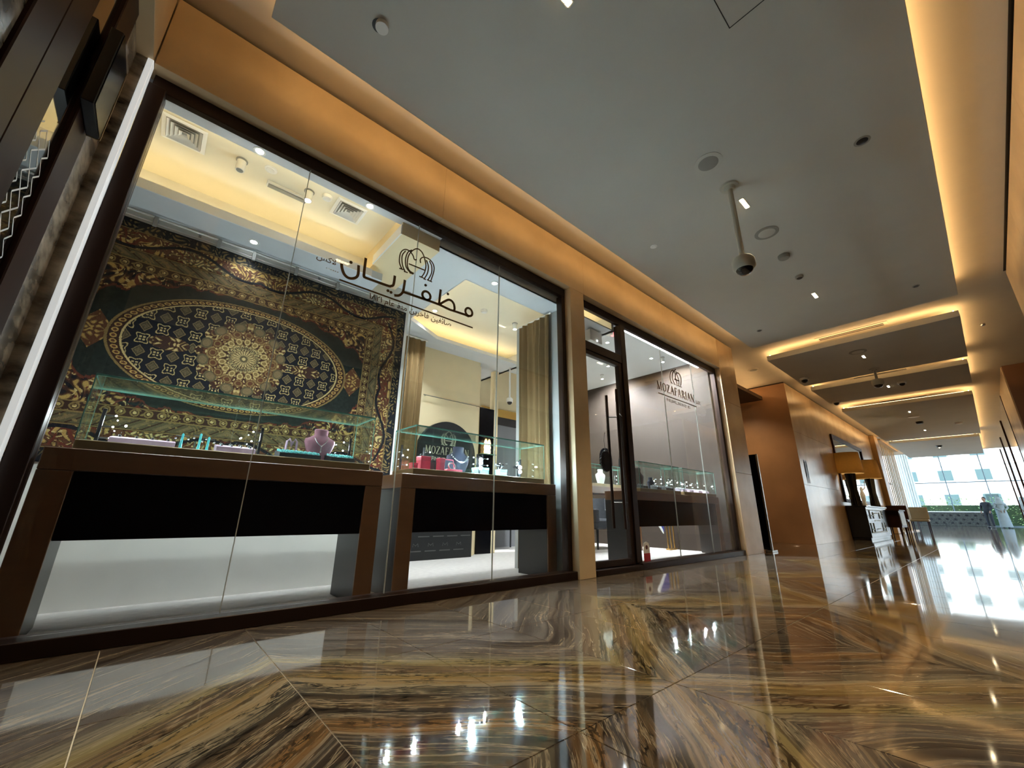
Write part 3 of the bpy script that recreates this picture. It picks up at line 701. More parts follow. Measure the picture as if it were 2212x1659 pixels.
# bead ring: equal steps along the ellipse
tt = np.linspace(0, 2 * PI, 4001); cl = np.concatenate([[0], np.cumsum(np.hypot(np.diff(0.71 * np.cos(tt)), np.diff(0.39 * np.sin(tt))))])
arc = np.interp((ang + 2 * PI) % (2 * PI), tt, cl); nb = 92; bp_ = (arc / cl[-1] * nb) % 1.0
put(ringm & (np.hypot(bp_ - 0.5, (ex - 0.9625) / 0.06) < 0.40), GOLD); put(ringm & (np.hypot(bp_ - 0.5, (ex - 0.9625) / 0.06) < 0.22), BRN)
put(ov & (ex < 0.925), NAVY); put((np.abs(ex - 0.915) < 0.008), CRM)
fld = ex < 0.905
cs_ = 0.088
ga, gb = X / cs_, Z / cs_
row = np.round(gb); ci = np.floor(ga)
fx = ga % 1.0 - 0.5; fz = gb - row
kind = ((row + ci) % 2 == 0)
dm = (np.abs(fx) + np.abs(fz) * 0.86) < 0.40
put(fld & kind & dm, TAN); put(fld & kind & ((np.abs(fx) + np.abs(fz) * 0.86) < 0.33), OLV * 0.6); put(fld & kind & ((np.abs(fx) + np.abs(fz) * .86) < 0.22) & (((np.abs(fx * 30) + np.abs(fz * 40)) % 3) < 1.2), TAN)
rs_ = np.hypot(fx, fz * 0.86); an_ = np.arctan2(fz, fx); st = rs_ < 0.30 + 0.19 * np.abs(np.sin(2 * an_)) ** 3
st2 = rs_ < 0.24 + 0.17 * np.abs(np.sin(2 * an_)) ** 3
put(fld & ~kind & st, CRM * 0.8); put(fld & ~kind & st2, NAVY); put(fld & ~kind & st2 & (np.abs(fx) < 0.17) & (np.abs(fz) < 0.17) & (((np.abs(fx) > 0.04) & (np.abs(fz) > 0.04))), CRM * 0.8)
# two small bouquets and the round medallion
bq = (np.hypot((AX - 0.43) / 0.11, Z / 0.05) < 1) & fld; put(bq, BRN2); put(bq & (F2 > 0.05), GOLD2); put(bq & (F2 > 0.5), CRM)
r_ = np.hypot(X, Z * 1.0); th = np.arctan2(Z, X)
med = r_ < 0.275 + 0.02 * np.cos(12 * th)
put(med, BRN2); put(med & (F1 > 0.0), BRN); put(med & (F1 > 0.3), GOLD2); put(med & (F2 > 0.5), CRM * 0.9)
pet = np.hypot((r_ - 0.245) / 0.035, (((th * 12 / (2 * PI)) % 1.0) - 0.5) / 0.32) < 1; put(pet, OLV); put(pet & (np.hypot((r_ - 0.245) / 0.024, (((th * 12 / (2 * PI)) % 1.0) - 0.5) / 0.22) < 1), TAN)
for R0, n_, c1, c2 in ((0.19, 16, BRN, GOLD2), (0.135, 16, GOLD2, CRM), (0.085, 24, OLV, CRM)):
    q = np.hypot((r_ - R0) / 0.028, (((th * n_ / (2 * PI) + 0.5) % 1.0) - 0.5) / 0.42); put(q < 1, c1); put((q < 0.8) & (q > 0.55), c2)
put(r_ < 0.062, TAN); put((r_ < 0.062) & (np.sin(th * 20) > 0.2), CRM); put(r_ < 0.026, OLV); put(r_ < 0.012, CRM)
col = np.clip(col * (0.82 + 0.36 * rng.random((nz, nx, 1))), 0, 1)
VX, VZ = np.meshgrid(xs, zs)
wob = 0.004 * np.sin(VX * 5) + 0.003 * np.sin(VX * 11 + VZ * 3)
verts = np.stack([VX, wob - 0.010, VZ + RH], -1).reshape(-1, 3)
ii, jj = np.meshgrid(np.arange(nx), np.arange(nz)); a_ = (jj * (nx + 1) + ii).ravel()
faces = np.stack([a_, a_ + 1, a_ + nx + 2, a_ + nx + 1], -1)
me = bpy.data.meshes.new('carpet_pile'); me.vertices.add(len(verts)); me.vertices.foreach_set('co', verts.ravel())
me.loops.add(len(faces) * 4); me.loops.foreach_set('vertex_index', faces.ravel().astype(np.int32))
me.polygons.add(len(faces)); me.polygons.foreach_set('loop_start', np.arange(0, len(faces) * 4, 4, dtype=np.int32)); me.polygons.foreach_set('loop_total', np.full(len(faces), 4, dtype=np.int32))
me.update(calc_edges=True)
ca = me.color_attributes.new('weave', 'FLOAT_COLOR', 'CORNER')
ca.data.foreach_set('color', np.repeat(np.concatenate([col.reshape(-1, 3), np.ones((nx * nz, 1))], 1), 4, axis=0).ravel().astype(np.float32))
m = bpy.data.materials.new('woven_wool_pile'); m.use_nodes = True
nt = m.node_tree; at = nt.nodes.new('ShaderNodeVertexColor'); at.layer_name = 'weave'
hsn = nt.nodes.new('ShaderNodeHueSaturation'); hsn.inputs['Value'].default_value = 1.0
nt.links.new(at.outputs[0], hsn.inputs['Color']); nt.links.new(hsn.outputs[0], nt.nodes['Principled BSDF'].inputs['Base Color'])
nt.nodes['Principled BSDF'].inputs['Roughness'].default_value = 0.85; nt.nodes['Principled BSDF'].inputs['Specular IOR Level'].default_value = 0.2
me.materials.append(m)
rug = thing('wall_carpet', 'large dark Persian carpet with oval medallion hung on the wall', 'carpet', (RX, 3.455, RZ - RH))
pile = bpy.data.objects.new('pile', me); COL.objects.link(pile); place(pile, (RX, 3.455, RZ - RH), rug)
cbox(RX - RW, RX + RW, 3.456, 3.474, RZ - RH - 0.004, RZ + RH + 0.004, 0.002).build('backing', mat('black_binding', '#101012', 0.8), rug)
rl = thing('hanging_rail', 'white metal hanging rail with clips above the wall carpet', 'rail', (0.3, 3.44, 2.47))
cbox(-1.2, 1.56, 3.435, 3.443, 2.490, 2.500, 0.002).build('rail_bar', M_WHITE, rl)
cbox(-1.2, 1.56, 3.455, 3.465, 2.458, 2.466, 0.002).build('rail_bar', M_WHITE, rl)
for x in (-0.35, 0.02, 0.25, 0.56, 0.9, 1.25): cbox(x - 0.012, x + 0.012, 3.428, 3.476, 2.428, 2.503, 0.002).build('clip', M_GREYP, rl)
for x in (-1.0, -0.1, 0.75, 1.5): cbox(x - 0.008, x + 0.008, 3.44, 3.478, 2.48, 2.50, 0.001).build('wall_bracket', M_CHROME, rl)

# ------------------------------------------------------------------ display tables and glass showcases
def display_table(label, x0, x1, yf, yb, zt=0.805, panel=True):
    t = thing('display_table', label, 'table', ((x0 + x1) / 2, (yf + yb) / 2, 0), 'brown and black display tables in the shop')
    lw = 0.115
    cbox(x0, x1, yf, yb, zt - 0.10, zt, 0.003).build('table_top', M_BROWN, t)
    if panel: cbox(x0 + lw + 0.001, x1 - lw - 0.001, yf + 0.012, yb, 0.405, zt - 0.101, 0.002).build('front_panel', M_BLACK, t)
    for a in (x0, x1 - lw):
        lg_ = cbox(a + 0.002, a + lw - 0.002, yf + 0.014, yb, 0, zt - 0.101, 0.002).build('leg', M_CHAR, t)
        cbox(a, a + lw, yf, yf + 0.014, 0.0, zt - 0.101, 0.002).build('leg_facing', M_BROWN, lg_)
    return t
T1 = display_table('brown and black display table at the left end of the window', -0.387, 1.197, 2.72, 3.12)
T2 = display_table('brown and black display table between the left table and the stone column', 1.338, 2.93, 2.72, 3.12)
T3 = display_table('long brown and black display table just right of the shop door', 4.17, 6.62, 2.76, 3.07)
T4 = display_table('taller display table standing deeper in the shop behind the door', 4.35, 6.05, 3.78, 4.14, 0.93, False)
def showcase(label, x0, x1, y0, y1, z0, hp=0.045, h=0.315):
    c = thing('glass_showcase', label, 'showcase', ((x0 + x1) / 2, (y0 + y1) / 2, z0), 'glass showcases on the display tables')
    cbox(x0, x1, y0, y1, z0, z0 + hp, 0.003).build('plinth', M_PLINTH, c)
    box(x0 + 0.012, x1 - 0.012, y0 + 0.012, y1 - 0.012, z0 + hp, z0 + hp + 0.002).build('display_deck', mat('pale_display_deck', '#CFCAC0', 0.5), c)
    g = 0.008; zb = z0 + hp; zt_ = zb + h
    for nm, a in (('pane', (x0, x1, y0, y0 + g, zb, zt_)), ('pane', (x0, x1, y1 - g, y1, zb, zt_)), ('pane', (x0, x0 + g, y0 + g, y1 - g, zb, zt_)), ('pane', (x1 - g, x1, y0 + g, y1 - g, zb, zt_)), ('top_pane', (x0, x1, y0, y1, zt_, zt_ + g))):
        p = box(*a).build(nm, G_CASE, c)
    ed = MB(); e = 0.0022
    for y in (y0, y1): ed.box(x0 - e / 2, x1 + e / 2, y - e, y + e, zt_ - 0.001, zt_ + g + 0.001)
    for x in (x0, x1): ed.box(x - e, x + e, y0, y1, zt_ - 0.001, zt_ + g + 0.001)
    for x in (x0, x1):
        for y in (y0, y1): ed.box(x - e, x + e, y - e, y + e, zb, zt_)
    ed.build('polished_edges', G_EDGE, c)
    return c, zb + 0.002
def light_stick(c, x, y, zb, heads=3, side=1, big=False, energy=3.0):
    """black pole with little adjustable LED heads"""
    p = cbox(x - 0.008, x + 0.008, y - 0.006, y + 0.006, zb, zb + 0.20, 0.002).build('light_pole', M_BLKP, c)
    for k in range(heads):
        z = zb + 0.045 + k * 0.06
        MB().tube([(x, y, z), (x + side * 0.045, y - 0.01, z)], 0.004).build('lamp_arm', M_BLKP, p)
        MB().sphere((x + side * 0.05, y - 0.012, z), 0.0045, 8).build('led_head', E_COOL, p)
    lamp('POINT', 'led_light', (x + side * 0.09, y - 0.02, zb + 0.14), energy, COOL, p, shadow_soft_size=0.005)
    return p
C1, z1 = showcase('long glass showcase on the left table in front of the wall carpet', -0.305, 1.108, 2.745, 3.09, 0.805)
C2, z2 = showcase('glass showcase with two dazzling lamps on the table by the stone column', 1.432, 2.80, 2.745, 3.09, 0.805)
C3, z3 = showcase('glass showcase at the left part of the long table by the door', 4.50, 5.50, 2.78, 3.05, 0.805)
C4, z4 = showcase('glass showcase at the right part of the long table by the door', 5.60, 6.60, 2.78, 3.05, 0.805)
C5, z5 = showcase('glass showcase on the taller table seen behind the door pane', 4.40, 6.0, 3.80, 4.12, 0.93, h=0.27)
for c, zb, xs_ in ((C1, z1, ((-0.26, 1), (0.48, -1), (1.05, -1))), (C2, z2, ((1.46, 1), (1.66, 1), (2.21, -1), (2.27, 1), (2.74, -1))), (C3, z3, ((4.55, 1), (4.9, -1), (5.45, -1))), (C4, z4, ((5.65, 1), (6.1, 1), (6.55, -1))), (C5, z5, ((4.75, 1), (5.8, 1)))):
    for x, sd_ in xs_:
        light_stick(c, x, WLOC[c.name].y + 0.10, zb, 3, sd_, energy=1.3)
# ---- goods: each a thing of its own
M_PINK = mat('dusty_pink_velvet', '#8A5F6C', 0.9, var=0.1, scale=40); M_LIL = mat('lilac_suede', '#B79DB0', 0.9, var=0.1, scale=30)
M_TRAY = mat('black_tray', '#15181C', 0.5); M_TURQ = mat('turquoise_glass_stones', '#7CCFD0', 0.1, var=0.3, scale=90); M_SILV = mat('silver_jewellery', '#E6E8EA', 0.12, metal=0.9, var=0.05)
M_RED = mat('red_box_paper', '#A5283E', 0.5); M_MINT = mat('mint_box_paper', '#6FC0AE', 0.5); M_NAVYP = mat('navy_velvet', '#0C1020', 0.9); M_CYAN = mat('cyan_acrylic', '#58C6C9', 0.2)
def jewel_tray(label, x0, x1, y0, y1, z, mt=M_TRAY, jm=M_TURQ, nx_=9, ny_=4):
    t = thing('jewellery_tray', label, 'tray', ((x0 + x1) / 2, (y0 + y1) / 2, z))
    MB().prism([(y0, z), (y1, z), (y1, z + 0.055), (y0, z + 0.03)], 'x', x0, x1).build('tray_body', mt, t)
    rg = MB()
    for i in range(nx_):
        for j in range(ny_):
            x = x0 + (i + 0.5) * (x1 - x0) / nx_; f = (j + 0.5) / ny_; y = y0 + f * (y1 - y0); zz_ = z + 0.03 + f * 0.025
            rg.sphere((x, y, zz_ + 0.006), 0.008, 6, (1, 1, 1.2))
    rgo = rg.build('gem_rings', jm, t); rgo['kind'] = 'stuff'
    return t
jewel_tray('black tray of turquoise gem rings left of the pink bust', 0.56, 0.80, 2.80, 2.95, z1)
jewel_tray('black tray of turquoise gem rings right of the pink bust', 0.80 + 0.065, 1.02, 2.80, 2.95, z1, nx_=6)
jewel_tray('lilac suede tray nearly empty at the left end of the long showcase', -0.20, 0.06, 2.82, 2.98, z1, M_LIL, M_SILV, 4, 1)
jewel_tray('lilac suede tray with a few pearls in the middle of the long showcase', 0.24, 0.43, 2.79, 2.93, z1, M_LIL, M_SILV, 4, 2)
def bust(label, x, y, z, s, m, nm, neck_r=0.028):
    b = thing('necklace_bust', label, 'bust', (x, y, z))
    pts = [(-0.075, 0), (0.075, 0), (0.095, 0.06), (0.10, 0.105), (0.055, 0.128), (0.042, 0.135), (0.040, 0.17), (-0.040, 0.17), (-0.042, 0.135), (-0.055, 0.128), (-0.10, 0.105), (-0.095, 0.06)]
    mb = MB(); sec = [((0.5, 0.6, 0), 0), ]
    rings = [(0.0, 0.055, 0.026), (0.05, 0.075, 0.034), (0.09, 0.088, 0.036), (0.108, 0.085, 0.032), (0.122, 0.055, 0.028), (0.135, 0.038, 0.027), (0.165, 0.040, 0.030), (0.17, 0.036, 0.026)]
    n = 20; vs = []; fs = []
    for h, rx, ry in rings:
        for k in range(n):
            a = 2 * PI * k / n; vs.append((x + s * rx * math.cos(a), y + s * ry * math.sin(a), z + s * (h + 0.012)))
    for i in range(len(rings) - 1):
        for k in range(n): fs.append((i * n + k, i * n + (k + 1) % n, (i + 1) * n + (k + 1) % n, (i + 1) * n + k))
    fs += [tuple(range(n))[::-1], tuple(range((len(rings) - 1) * n, len(rings) * n))]
    mb.add(vs, fs).build('bust_form', m, b, smooth=True)
    cbox(x - 0.03 * s, x + 0.03 * s, y - 0.03 * s, y + 0.03 * s, z, z + 0.013 * s, 0.002).build('base', m, b)
    return b
b1 = bust('dusty pink velvet bust wearing a silver pendant necklace', 0.75 + 0.08, 2.98, z1 + 0.02, 1.15, M_PINK, M_SILV)
WLOC[b1.name]
nk = MB(); nk.tube([(0.785, 2.952, z1 + 0.165), (0.80, 2.938, z1 + 0.135), (0.828, 2.930, z1 + 0.105), (0.856, 2.938, z1 + 0.135), (0.872, 2.952, z1 + 0.165)], 0.003, 6)
nk.tube([(0.828, 2.930, z1 + 0.105), (0.828, 2.929, z1 + 0.075)], 0.003, 6); nk.sphere((0.828, 2.928, z1 + 0.07), 0.006, 8); nk.build('necklace', M_SILV, b1)
cbox(0.77, 0.89, 2.95, 3.03, z1, z1 + 0.02, 0.002).build('riser', M_LIL, b1)
es = thing('earring_stand', 'small lilac looped earring stand behind the turquoise tray', 'stand', (0.655, 2.99, z1))
MB().tube([(0.625, 2.99, z1), (0.628, 2.99, z1 + 0.13), (0.64, 2.99, z1 + 0.145), (0.652, 2.99, z1 + 0.125), (0.658, 2.99, z1 + 0.09), (0.664, 2.99, z1 + 0.125), (0.676, 2.99, z1 + 0.145), (0.688, 2.99, z1 + 0.13), (0.691, 2.99, z1)], 0.007, 8).build('loop', M_LIL, es, smooth=True)
for x in (0.632, 0.684): MB().sphere((x, 2.98, z1 + 0.06), 0.008, 8).build('earring', M_SILV, es)
for i, (x, hh) in enumerate(((0.085, 0.09), (0.165, 0.10), (0.205, 0.085))):
    o = thing('earring_post', ('tall cyan acrylic earring post beside the lilac tray', 'tallest cyan acrylic earring post of the three', 'short cyan acrylic earring post nearest the lamp pole')[i], 'stand', (x, 2.9, z1))
    MB().lathe([(0.016, 0), (0.008, 0.012), (0.0055, hh * 0.5), (0.006, hh), (0.001, hh + 0.006)], (x, 2.9, z1), 10).build('post', M_CYAN, o, smooth=True)
    MB().tube([(x - 0.03, 2.9, z1 + hh - 0.01), (x + 0.03, 2.9, z1 + hh - 0.01)], 0.003, 6).build('cross_bar', M_BLKP, o)
    for q in (-0.028, 0.028): MB().sphere((x + q, 2.898, z1 + hh - 0.024), 0.006, 8).build('earring', M_SILV, o)
# second showcase
def gift_box(label, x0, x1, y0, y1, z, h, m): 
    g = thing('gift_box', label, 'box', ((x0 + x1) / 2, (y0 + y1) / 2, z))
    cbox(x0, x1, y0, y1, z, z + h * 0.68, 0.002).build('box_body', m, g); cbox(x0 - 0.0015, x1 + 0.0015, y0 - 0.0015, y1 + 0.0015, z + h * 0.68, z + h, 0.002).build('lid', m, g)
gift_box('plain red gift box standing in the showcase by the column', 1.555, 1.64, 2.86, 2.94, z2, 0.11, M_RED)
gift_box('narrow bright red gift box beside the open jewellery box', 1.69, 1.735, 2.80, 2.86, z2, 0.10, M_RED)
gift_box('small red gift box in the left corner of the showcase', 1.475, 1.525, 2.85, 2.90, z2, 0.05, M_RED)
gift_box('large mint gift box right of the black bust', 2.16, 2.28, 2.93, 3.03, z2, 0.075, M_MINT)
gift_box('small mint gift box with ribbon near the lamps', 2.32, 2.40, 2.82, 2.89, z2, 0.06, M_MINT)
ob = thing('open_jewellery_box', 'open red jewellery box with black lining and a silver bracelet', 'box', (1.82, 2.85, z2))
cbox(1.755, 1.90, 2.79, 2.90, z2, z2 + 0.02, 0.003).build('box_body', M_RED, ob)
l0 = MB().cbox(1.755, 1.90, 2.90, 2.915, z2 + 0.005, z2 + 0.12, 0.006); l0.rot(-0.25, (1.82, 2.90, z2), 'x'); l0.build('lid', M_RED, ob)
l1 = MB().cbox(1.768, 1.887, 2.893, 2.901, z2 + 0.02, z2 + 0.108, 0.006); l1.rot(-0.25, (1.82, 2.90, z2), 'x'); l1.build('lining', M_NAVYP, ob)
MB().tube([(1.83 + 0.032 * math.cos(a * PI / 8), 2.845 + 0.01 * math.sin(a * PI / 8), z2 + 0.048 + 0.028 * math.sin(a * PI / 8)) for a in range(16)], 0.007, 6, True).build('bracelet', M_SILV, ob)
b2 = bust('black velvet bust with a broad silver necklace', 1.98, 2.99, z2, 1.3, M_NAVYP, M_SILV)
nk = MB()
for k in range(15):
    f = k / 14 * 2 - 1; nk.sphere((1.98 + 0.085 * f, 2.935 + 0.02 * f * f, z2 + 0.10 + 0.055 * f * f), 0.0085, 6)
nk.build('necklace', M_SILV, b2)
for i, (x, e_) in enumerate(((2.08, 1), (2.53, 1))):
    o = thing('display_lamp', ('dazzling blue-white display lamp left of the mint boxes', 'dazzling blue-white display lamp right of the mint boxes')[i], 'lamp', (x, 2.80, z2))
    cbox(x - 0.008, x + 0.008, 2.80, 2.812, z2, z2 + 0.15, 0.002).build('light_pole', M_BLKP, o)
    for z in (0.05, 0.09) + ((0.12,) if i == 0 else ()):
        MB().sphere((x, 2.788, z2 + z), 0.015, 12).build('led_head', E_COOLS, o)
    lamp('POINT', 'led_light', (x, 2.765, z2 + 0.10), 2.6, (0.55, 0.8, 1.0), o, shadow_soft_size=0.008)
for i, x in enumerate((2.42, 2.64)):
    o = thing('bracelet_stand', ('black bracelet stand with silver bangle left of the right lamp', 'black bracelet stand with silver bangle right of the right lamp')[i], 'stand', (x, 2.95, z2))
    MB().tube([(x, 2.95, z2), (x, 2.95, z2 + 0.11)], 0.006).build('post', M_BLKP, o); MB().lathe([(0.03, 0), (0.03, 0.006)], (x, 2.95, z2), 14).build('base', M_BLKP, o)
    MB().tube([(x - 0.045, 2.95, z2 + 0.11), (x + 0.045, 2.95, z2 + 0.11)], 0.014, 10).build('bar', M_BLKP, o)
    MB().tube([(x + 0.006, 2.95 + 0.022 * math.cos(a * PI / 8), z2 + 0.105 + 0.026 * math.sin(a * PI / 8)) for a in range(16)], 0.004, 6, True).build('bangle', M_SILV, o)
# right-hand showcases
bust('dark brown bust at the left of the long table showcase', 4.72, 2.95, z3, 1.45, mat('dark_brown_velvet', '#3A2420', 0.9), M_SILV)
bust('black bust with sloping shoulders in the middle of the showcase by the door', 5.05, 2.96, z3, 0.9, M_NAVYP, M_SILV)
for i, x in enumerate((4.66, 4.98, 5.2, 5.32)):
    jewel_tray(('dark tray with silver rings at the left of the showcase by the door', 'dark tray with silver rings below the black bust', 'dark tray with silver rings right of the black bust', 'dark tray with silver rings at the right end of the showcase by the door')[i], x - 0.05, x + 0.05, 2.80, 2.90, z3, M_TRAY, M_SILV, 3, 2)
for i, x in enumerate((5.72, 5.92, 6.2, 6.42)):
    jewel_tray(('pale tray of silver rings at the left of the right-hand showcase', 'pale tray of silver rings second from left in the right-hand showcase', 'pale tray of silver rings third from left in the right-hand showcase', 'pale tray of silver rings at the far right of the right-hand showcase')[i], x - 0.06, x + 0.06, 2.83, 2.95, z4, M_LIL, M_SILV, 4, 3)
bust('white bust with a silver collar in the showcase on the taller table', 5.28, 3.95, z5, 1.25, M_WHITE, M_SILV)
wb = thing('storage_box', 'small upright brown and black box standing on a showcase', 'box', (5.5, 3.92, 1.256))
cbox(5.86, 5.98, 3.86, 4.0, 1.256, 1.43, 0.002).build('box_body', M_CHAR, wb); cbox(5.86, 5.98, 3.85, 3.86, 1.256, 1.43, 0.002).build('front', M_GOLDW, wb)
asg = thing('arched_sign', 'small black arched sign with gold emblem on the taller showcase', 'sign', (5.45, 3.95, 1.256))
def arch(x0, x1, z0, z1, n=16):
    r = (x1 - x0) / 2; cx = (x0 + x1) / 2
    return [(x0, z0), (x1, z0)] + [(cx + r * math.cos(PI * k / n), z1 - r + r * math.sin(PI * k / n)) for k in range(n + 1)]
MB().prism(arch(5.30, 5.62, 1.256, 1.56), 'y', 3.95, 3.965).build('sign_panel', M_BLACK, asg)
roman('MOZAFARIAN', 5.325, 5.595, 1.335, 1.375, 3.947, 3.949).build('lettering', M_GOLD, asg)
def mini_crown(mb, x, z, k, y0, y1, w):
    for p in EM.values(): mb.stroke([(x + (a - 1.23) * k, z + (b - 2.42) * k) for a, b in p], w, y0, y1)
    return mb
mini_crown(MB(), 5.46, 1.45, 0.42, 3.947, 3.949, 0.006).build('crown_emblem', M_GOLD, asg)
# ------------------------------------------------------------------ more of the shop
struct(box(3.02, 3.20, 2.632, 3.40, 0, 2.70).build('wall_pier', mat('grey_white_panel_paint', '#A3A5A2', 0.7, var=0.03)))
pm = MB()
for z0, z1 in ((1.05, 1.75), (1.8, 2.6)):
    for a in ((2.645, 2.648, z0, z1), (2.715, 2.718, z0, z1), (2.645, 2.718, z0, z0 + 0.003), (2.645, 2.718, z1 - 0.003, z1)): pm.box(3.017, 3.0205, a[0], a[1], a[2], a[3])
o = pm.build('panel_moulding', M_GREYP); o.parent = bpy.data.objects['wall_pier']; o.location = WLOC[o.name] - WLOC['wall_pier']
th = thing('thermostat', 'white wall thermostat with grey display beside the curtain', 'thermostat', (3.015, 2.69, 0.90))
cbox(3.004, 3.019, 2.652, 2.722, 0.90, 1.0, 0.003).build('case', M_WHITE, th); cbox(3.002, 3.006, 2.660, 2.714, 0.948, 0.99, 0.001).build('display', M_GREYP, th)
def curtain(label, p0, p1, z0, z1, folds, amp, m=M_CURT, pinch=0.15):
    p0 = Vector(p0); p1 = Vector(p1); dvec = (p1 - p0); L_ = dvec.length; dvec.normalize(); nrm = Vector((-dvec.y, dvec.x))
    n = folds * 8; lv = [0, 0.3, 0.6, 0.85, 0.95, 1.0]; vs = []; fs = []
    for side in (0, 1):
        for li, t in enumerate(lv):
            a_ = amp * (1.0 if t < 0.9 else 0.55); sq = 1 - pinch * math.sin(PI * min(1, t * 0.9)) * 0.6
            for k in range(n + 1):
                u_ = k / n; off = a_ * math.sin(u_ * folds * 2 * PI + 0.4 * math.sin(t * 3 + k * 0.3)) * (0.8 + 0.3 * math.sin(u_ * 9))
                q = p0 + dvec * (L_ * (0.5 + (u_ - 0.5) * sq)) + nrm * (off + side * 0.006)
                vs.append((q.x, q.y, z0 + (z1 - z0) * t))
    R_ = n + 1; T_ = R_ * len(lv)
    for s in (0, 1):
        for i in range(len(lv) - 1):
            for k in range(n):
                f = (s * T_ + i * R_ + k, s * T_ + i * R_ + k + 1, s * T_ + (i + 1) * R_ + k + 1, s * T_ + (i + 1) * R_ + k); fs.append(f if s == 0 else f[::-1])
    for k in range(n):
        i = len(lv) - 1
        fs.append((k, T_ + k, T_ + k + 1, k + 1)); fs.append((i * R_ + k, i * R_ + k + 1, T_ + i * R_ + k + 1, T_ + i * R_ + k))
    c = thing('curtain', label, 'curtain', (*((p0 + p1) / 2), z0))
    MB().add(vs, fs).build('drape', m, c, smooth=True)
    q0 = p0 - dvec * 0.02; q1 = p1 + dvec * 0.02
    MB().tube([(q0.x, q0.y, z1 + 0.012), (q1.x, q1.y, z1 + 0.012)], 0.009, 8).build('track', M_WHITE, c)
    return c
curtain('tall gold-brown velvet curtain gathered beside the stone column', (2.972, 2.80), (2.972, 3.30), 0.01, 2.66, 5, 0.036)
curtain('gold-brown curtain hanging behind the right edge of the wall carpet', (2.02, 4.42), (2.34, 4.42), 0.01, 2.66, 4, 0.03)
# arched black counter panel with printed name
ap = thing('arched_counter_panel', 'tall black arched panel with silver shop name behind the middle showcase', 'panel', (2.85, 4.55, 0))
MB().prism(arch(2.40, 3.27, 0, 1.68, 24), 'y', 4.52, 4.60).build('panel', mat('matte_black_panel', '#0B0C0E', 0.5), ap)
M_SILT = mat('silver_print', '#B7B29A', 0.4, metal=0.3)
roman('MOZAFARIAN', 2.50, 3.17, 1.24, 1.34, 4.516, 4.519).build('lettering', M_SILT, ap)
mini_crown(MB(), 2.835, 1.46, 0.75, 4.516, 4.519, 0.008).build('crown_emblem', M_SILT, ap)
text_mb('FINE JEWELLERS', 2.60, 3.05, 1.16, 4.516, 4.519).build('small_line', M_SILT, ap)
pr = MB()
for r_ in range(4):
    for c_ in range(4):
        x = 2.47 + c_ * 0.2 + (0.1 if r_ % 2 else 0); z = 0.10 + r_ * 0.16
        if x > 3.2: continue
        pr.stroke([(x - 0.035, z + 0.05), (x - 0.03, z + 0.085), (x, z + 0.06), (x + 0.03, z + 0.085), (x + 0.035, z + 0.05)], 0.006, 4.517, 4.519); pr.stroke([(x - 0.075, z), (x + 0.075, z)], 0.012, 4.517, 4.519)
pr.build('repeat_print', mat('dull_grey_print', '#4A4A48', 0.6), ap)
gr = thing('glass_rail', 'slim steel rail fixed across the cream wall above the arched panel', 'rail', (2.95, 4.6, 2.0))
MB().tube([(2.46, 4.60, 2.005), (3.44, 4.60, 2.0)], 0.007, 8).build('bar', M_CHROME, gr)
for x in (2.5, 3.35):
    MB().tube([(x, 4.60, 2.004), (x, 4.648, 2.004)], 0.006, 8).build('bracket', M_CHROME, gr)
# dark pier with amber lamp, gold-framed opening
dp = thing('black_pillar_panel', 'narrow black upright panel with a glass shelf next to the cream wall', 'panel', (3.63, 4.78, 0))
cbox(3.50, 3.76, 4.74, 4.86, 0.0, 2.045, 0.003).build('panel', M_BLACK, dp)
cbox(3.42, 3.499, 4.76, 4.86, 0.0, 2.69, 0.003).build('side_post', M_CREAM, dp); cbox(3.765, 3.85, 4.76, 4.86, 0, 2.69, 0.003).build('side_post', M_CREAM, dp)
cbox(3.50, 3.76, 4.66, 4.739, 1.34, 1.352, 0.002).build('shelf', G_EDGE, dp)
al = thing('amber_lamp', 'glowing amber twisted glass lamp on the black panel shelf', 'lamp', (3.61, 4.70, 1.352))
for x in (3.585, 3.645):
    MB().lathe([(0.02, 0), (0.026, 0.03), (0.018, 0.06), (0.028, 0.09), (0.019, 0.12), (0.027, 0.15), (0.018, 0.18), (0.012, 0.2)], (x, 4.70, 1.355), 12).build('glass_body', emat('amber_glow', (1.0, 0.55, 0.18), 7.0), al, smooth=True)
cbox(3.55, 3.68, 4.67, 4.73, 1.3525, 1.356, 0.001).build('base', M_GOLD, al)
gd = semp('door_2', (4.4, 5.47, 0))
M_YEL = mat('gold_painted_frame', '#B58B3C', 0.5, var=0.06)
for a in ((4.05, 4.17, 0, 2.3), (4.95, 5.07, 0, 2.3), (4.17, 4.95, 2.16, 2.3)): cbox(a[0], a[1], 5.44, 5.50, a[2], a[3], 0.003).build('door_frame', M_YEL, gd)
box(4.17, 4.95, 5.47, 5.50, 0, 2.16).build('door_leaf', mat('grey_door_leaf', '#77777A', 0.5), gd); cbox(4.17, 4.95, 5.455, 5.47, 2.02, 2.16, 0.002).build('dark_head', M_CHAR, gd)
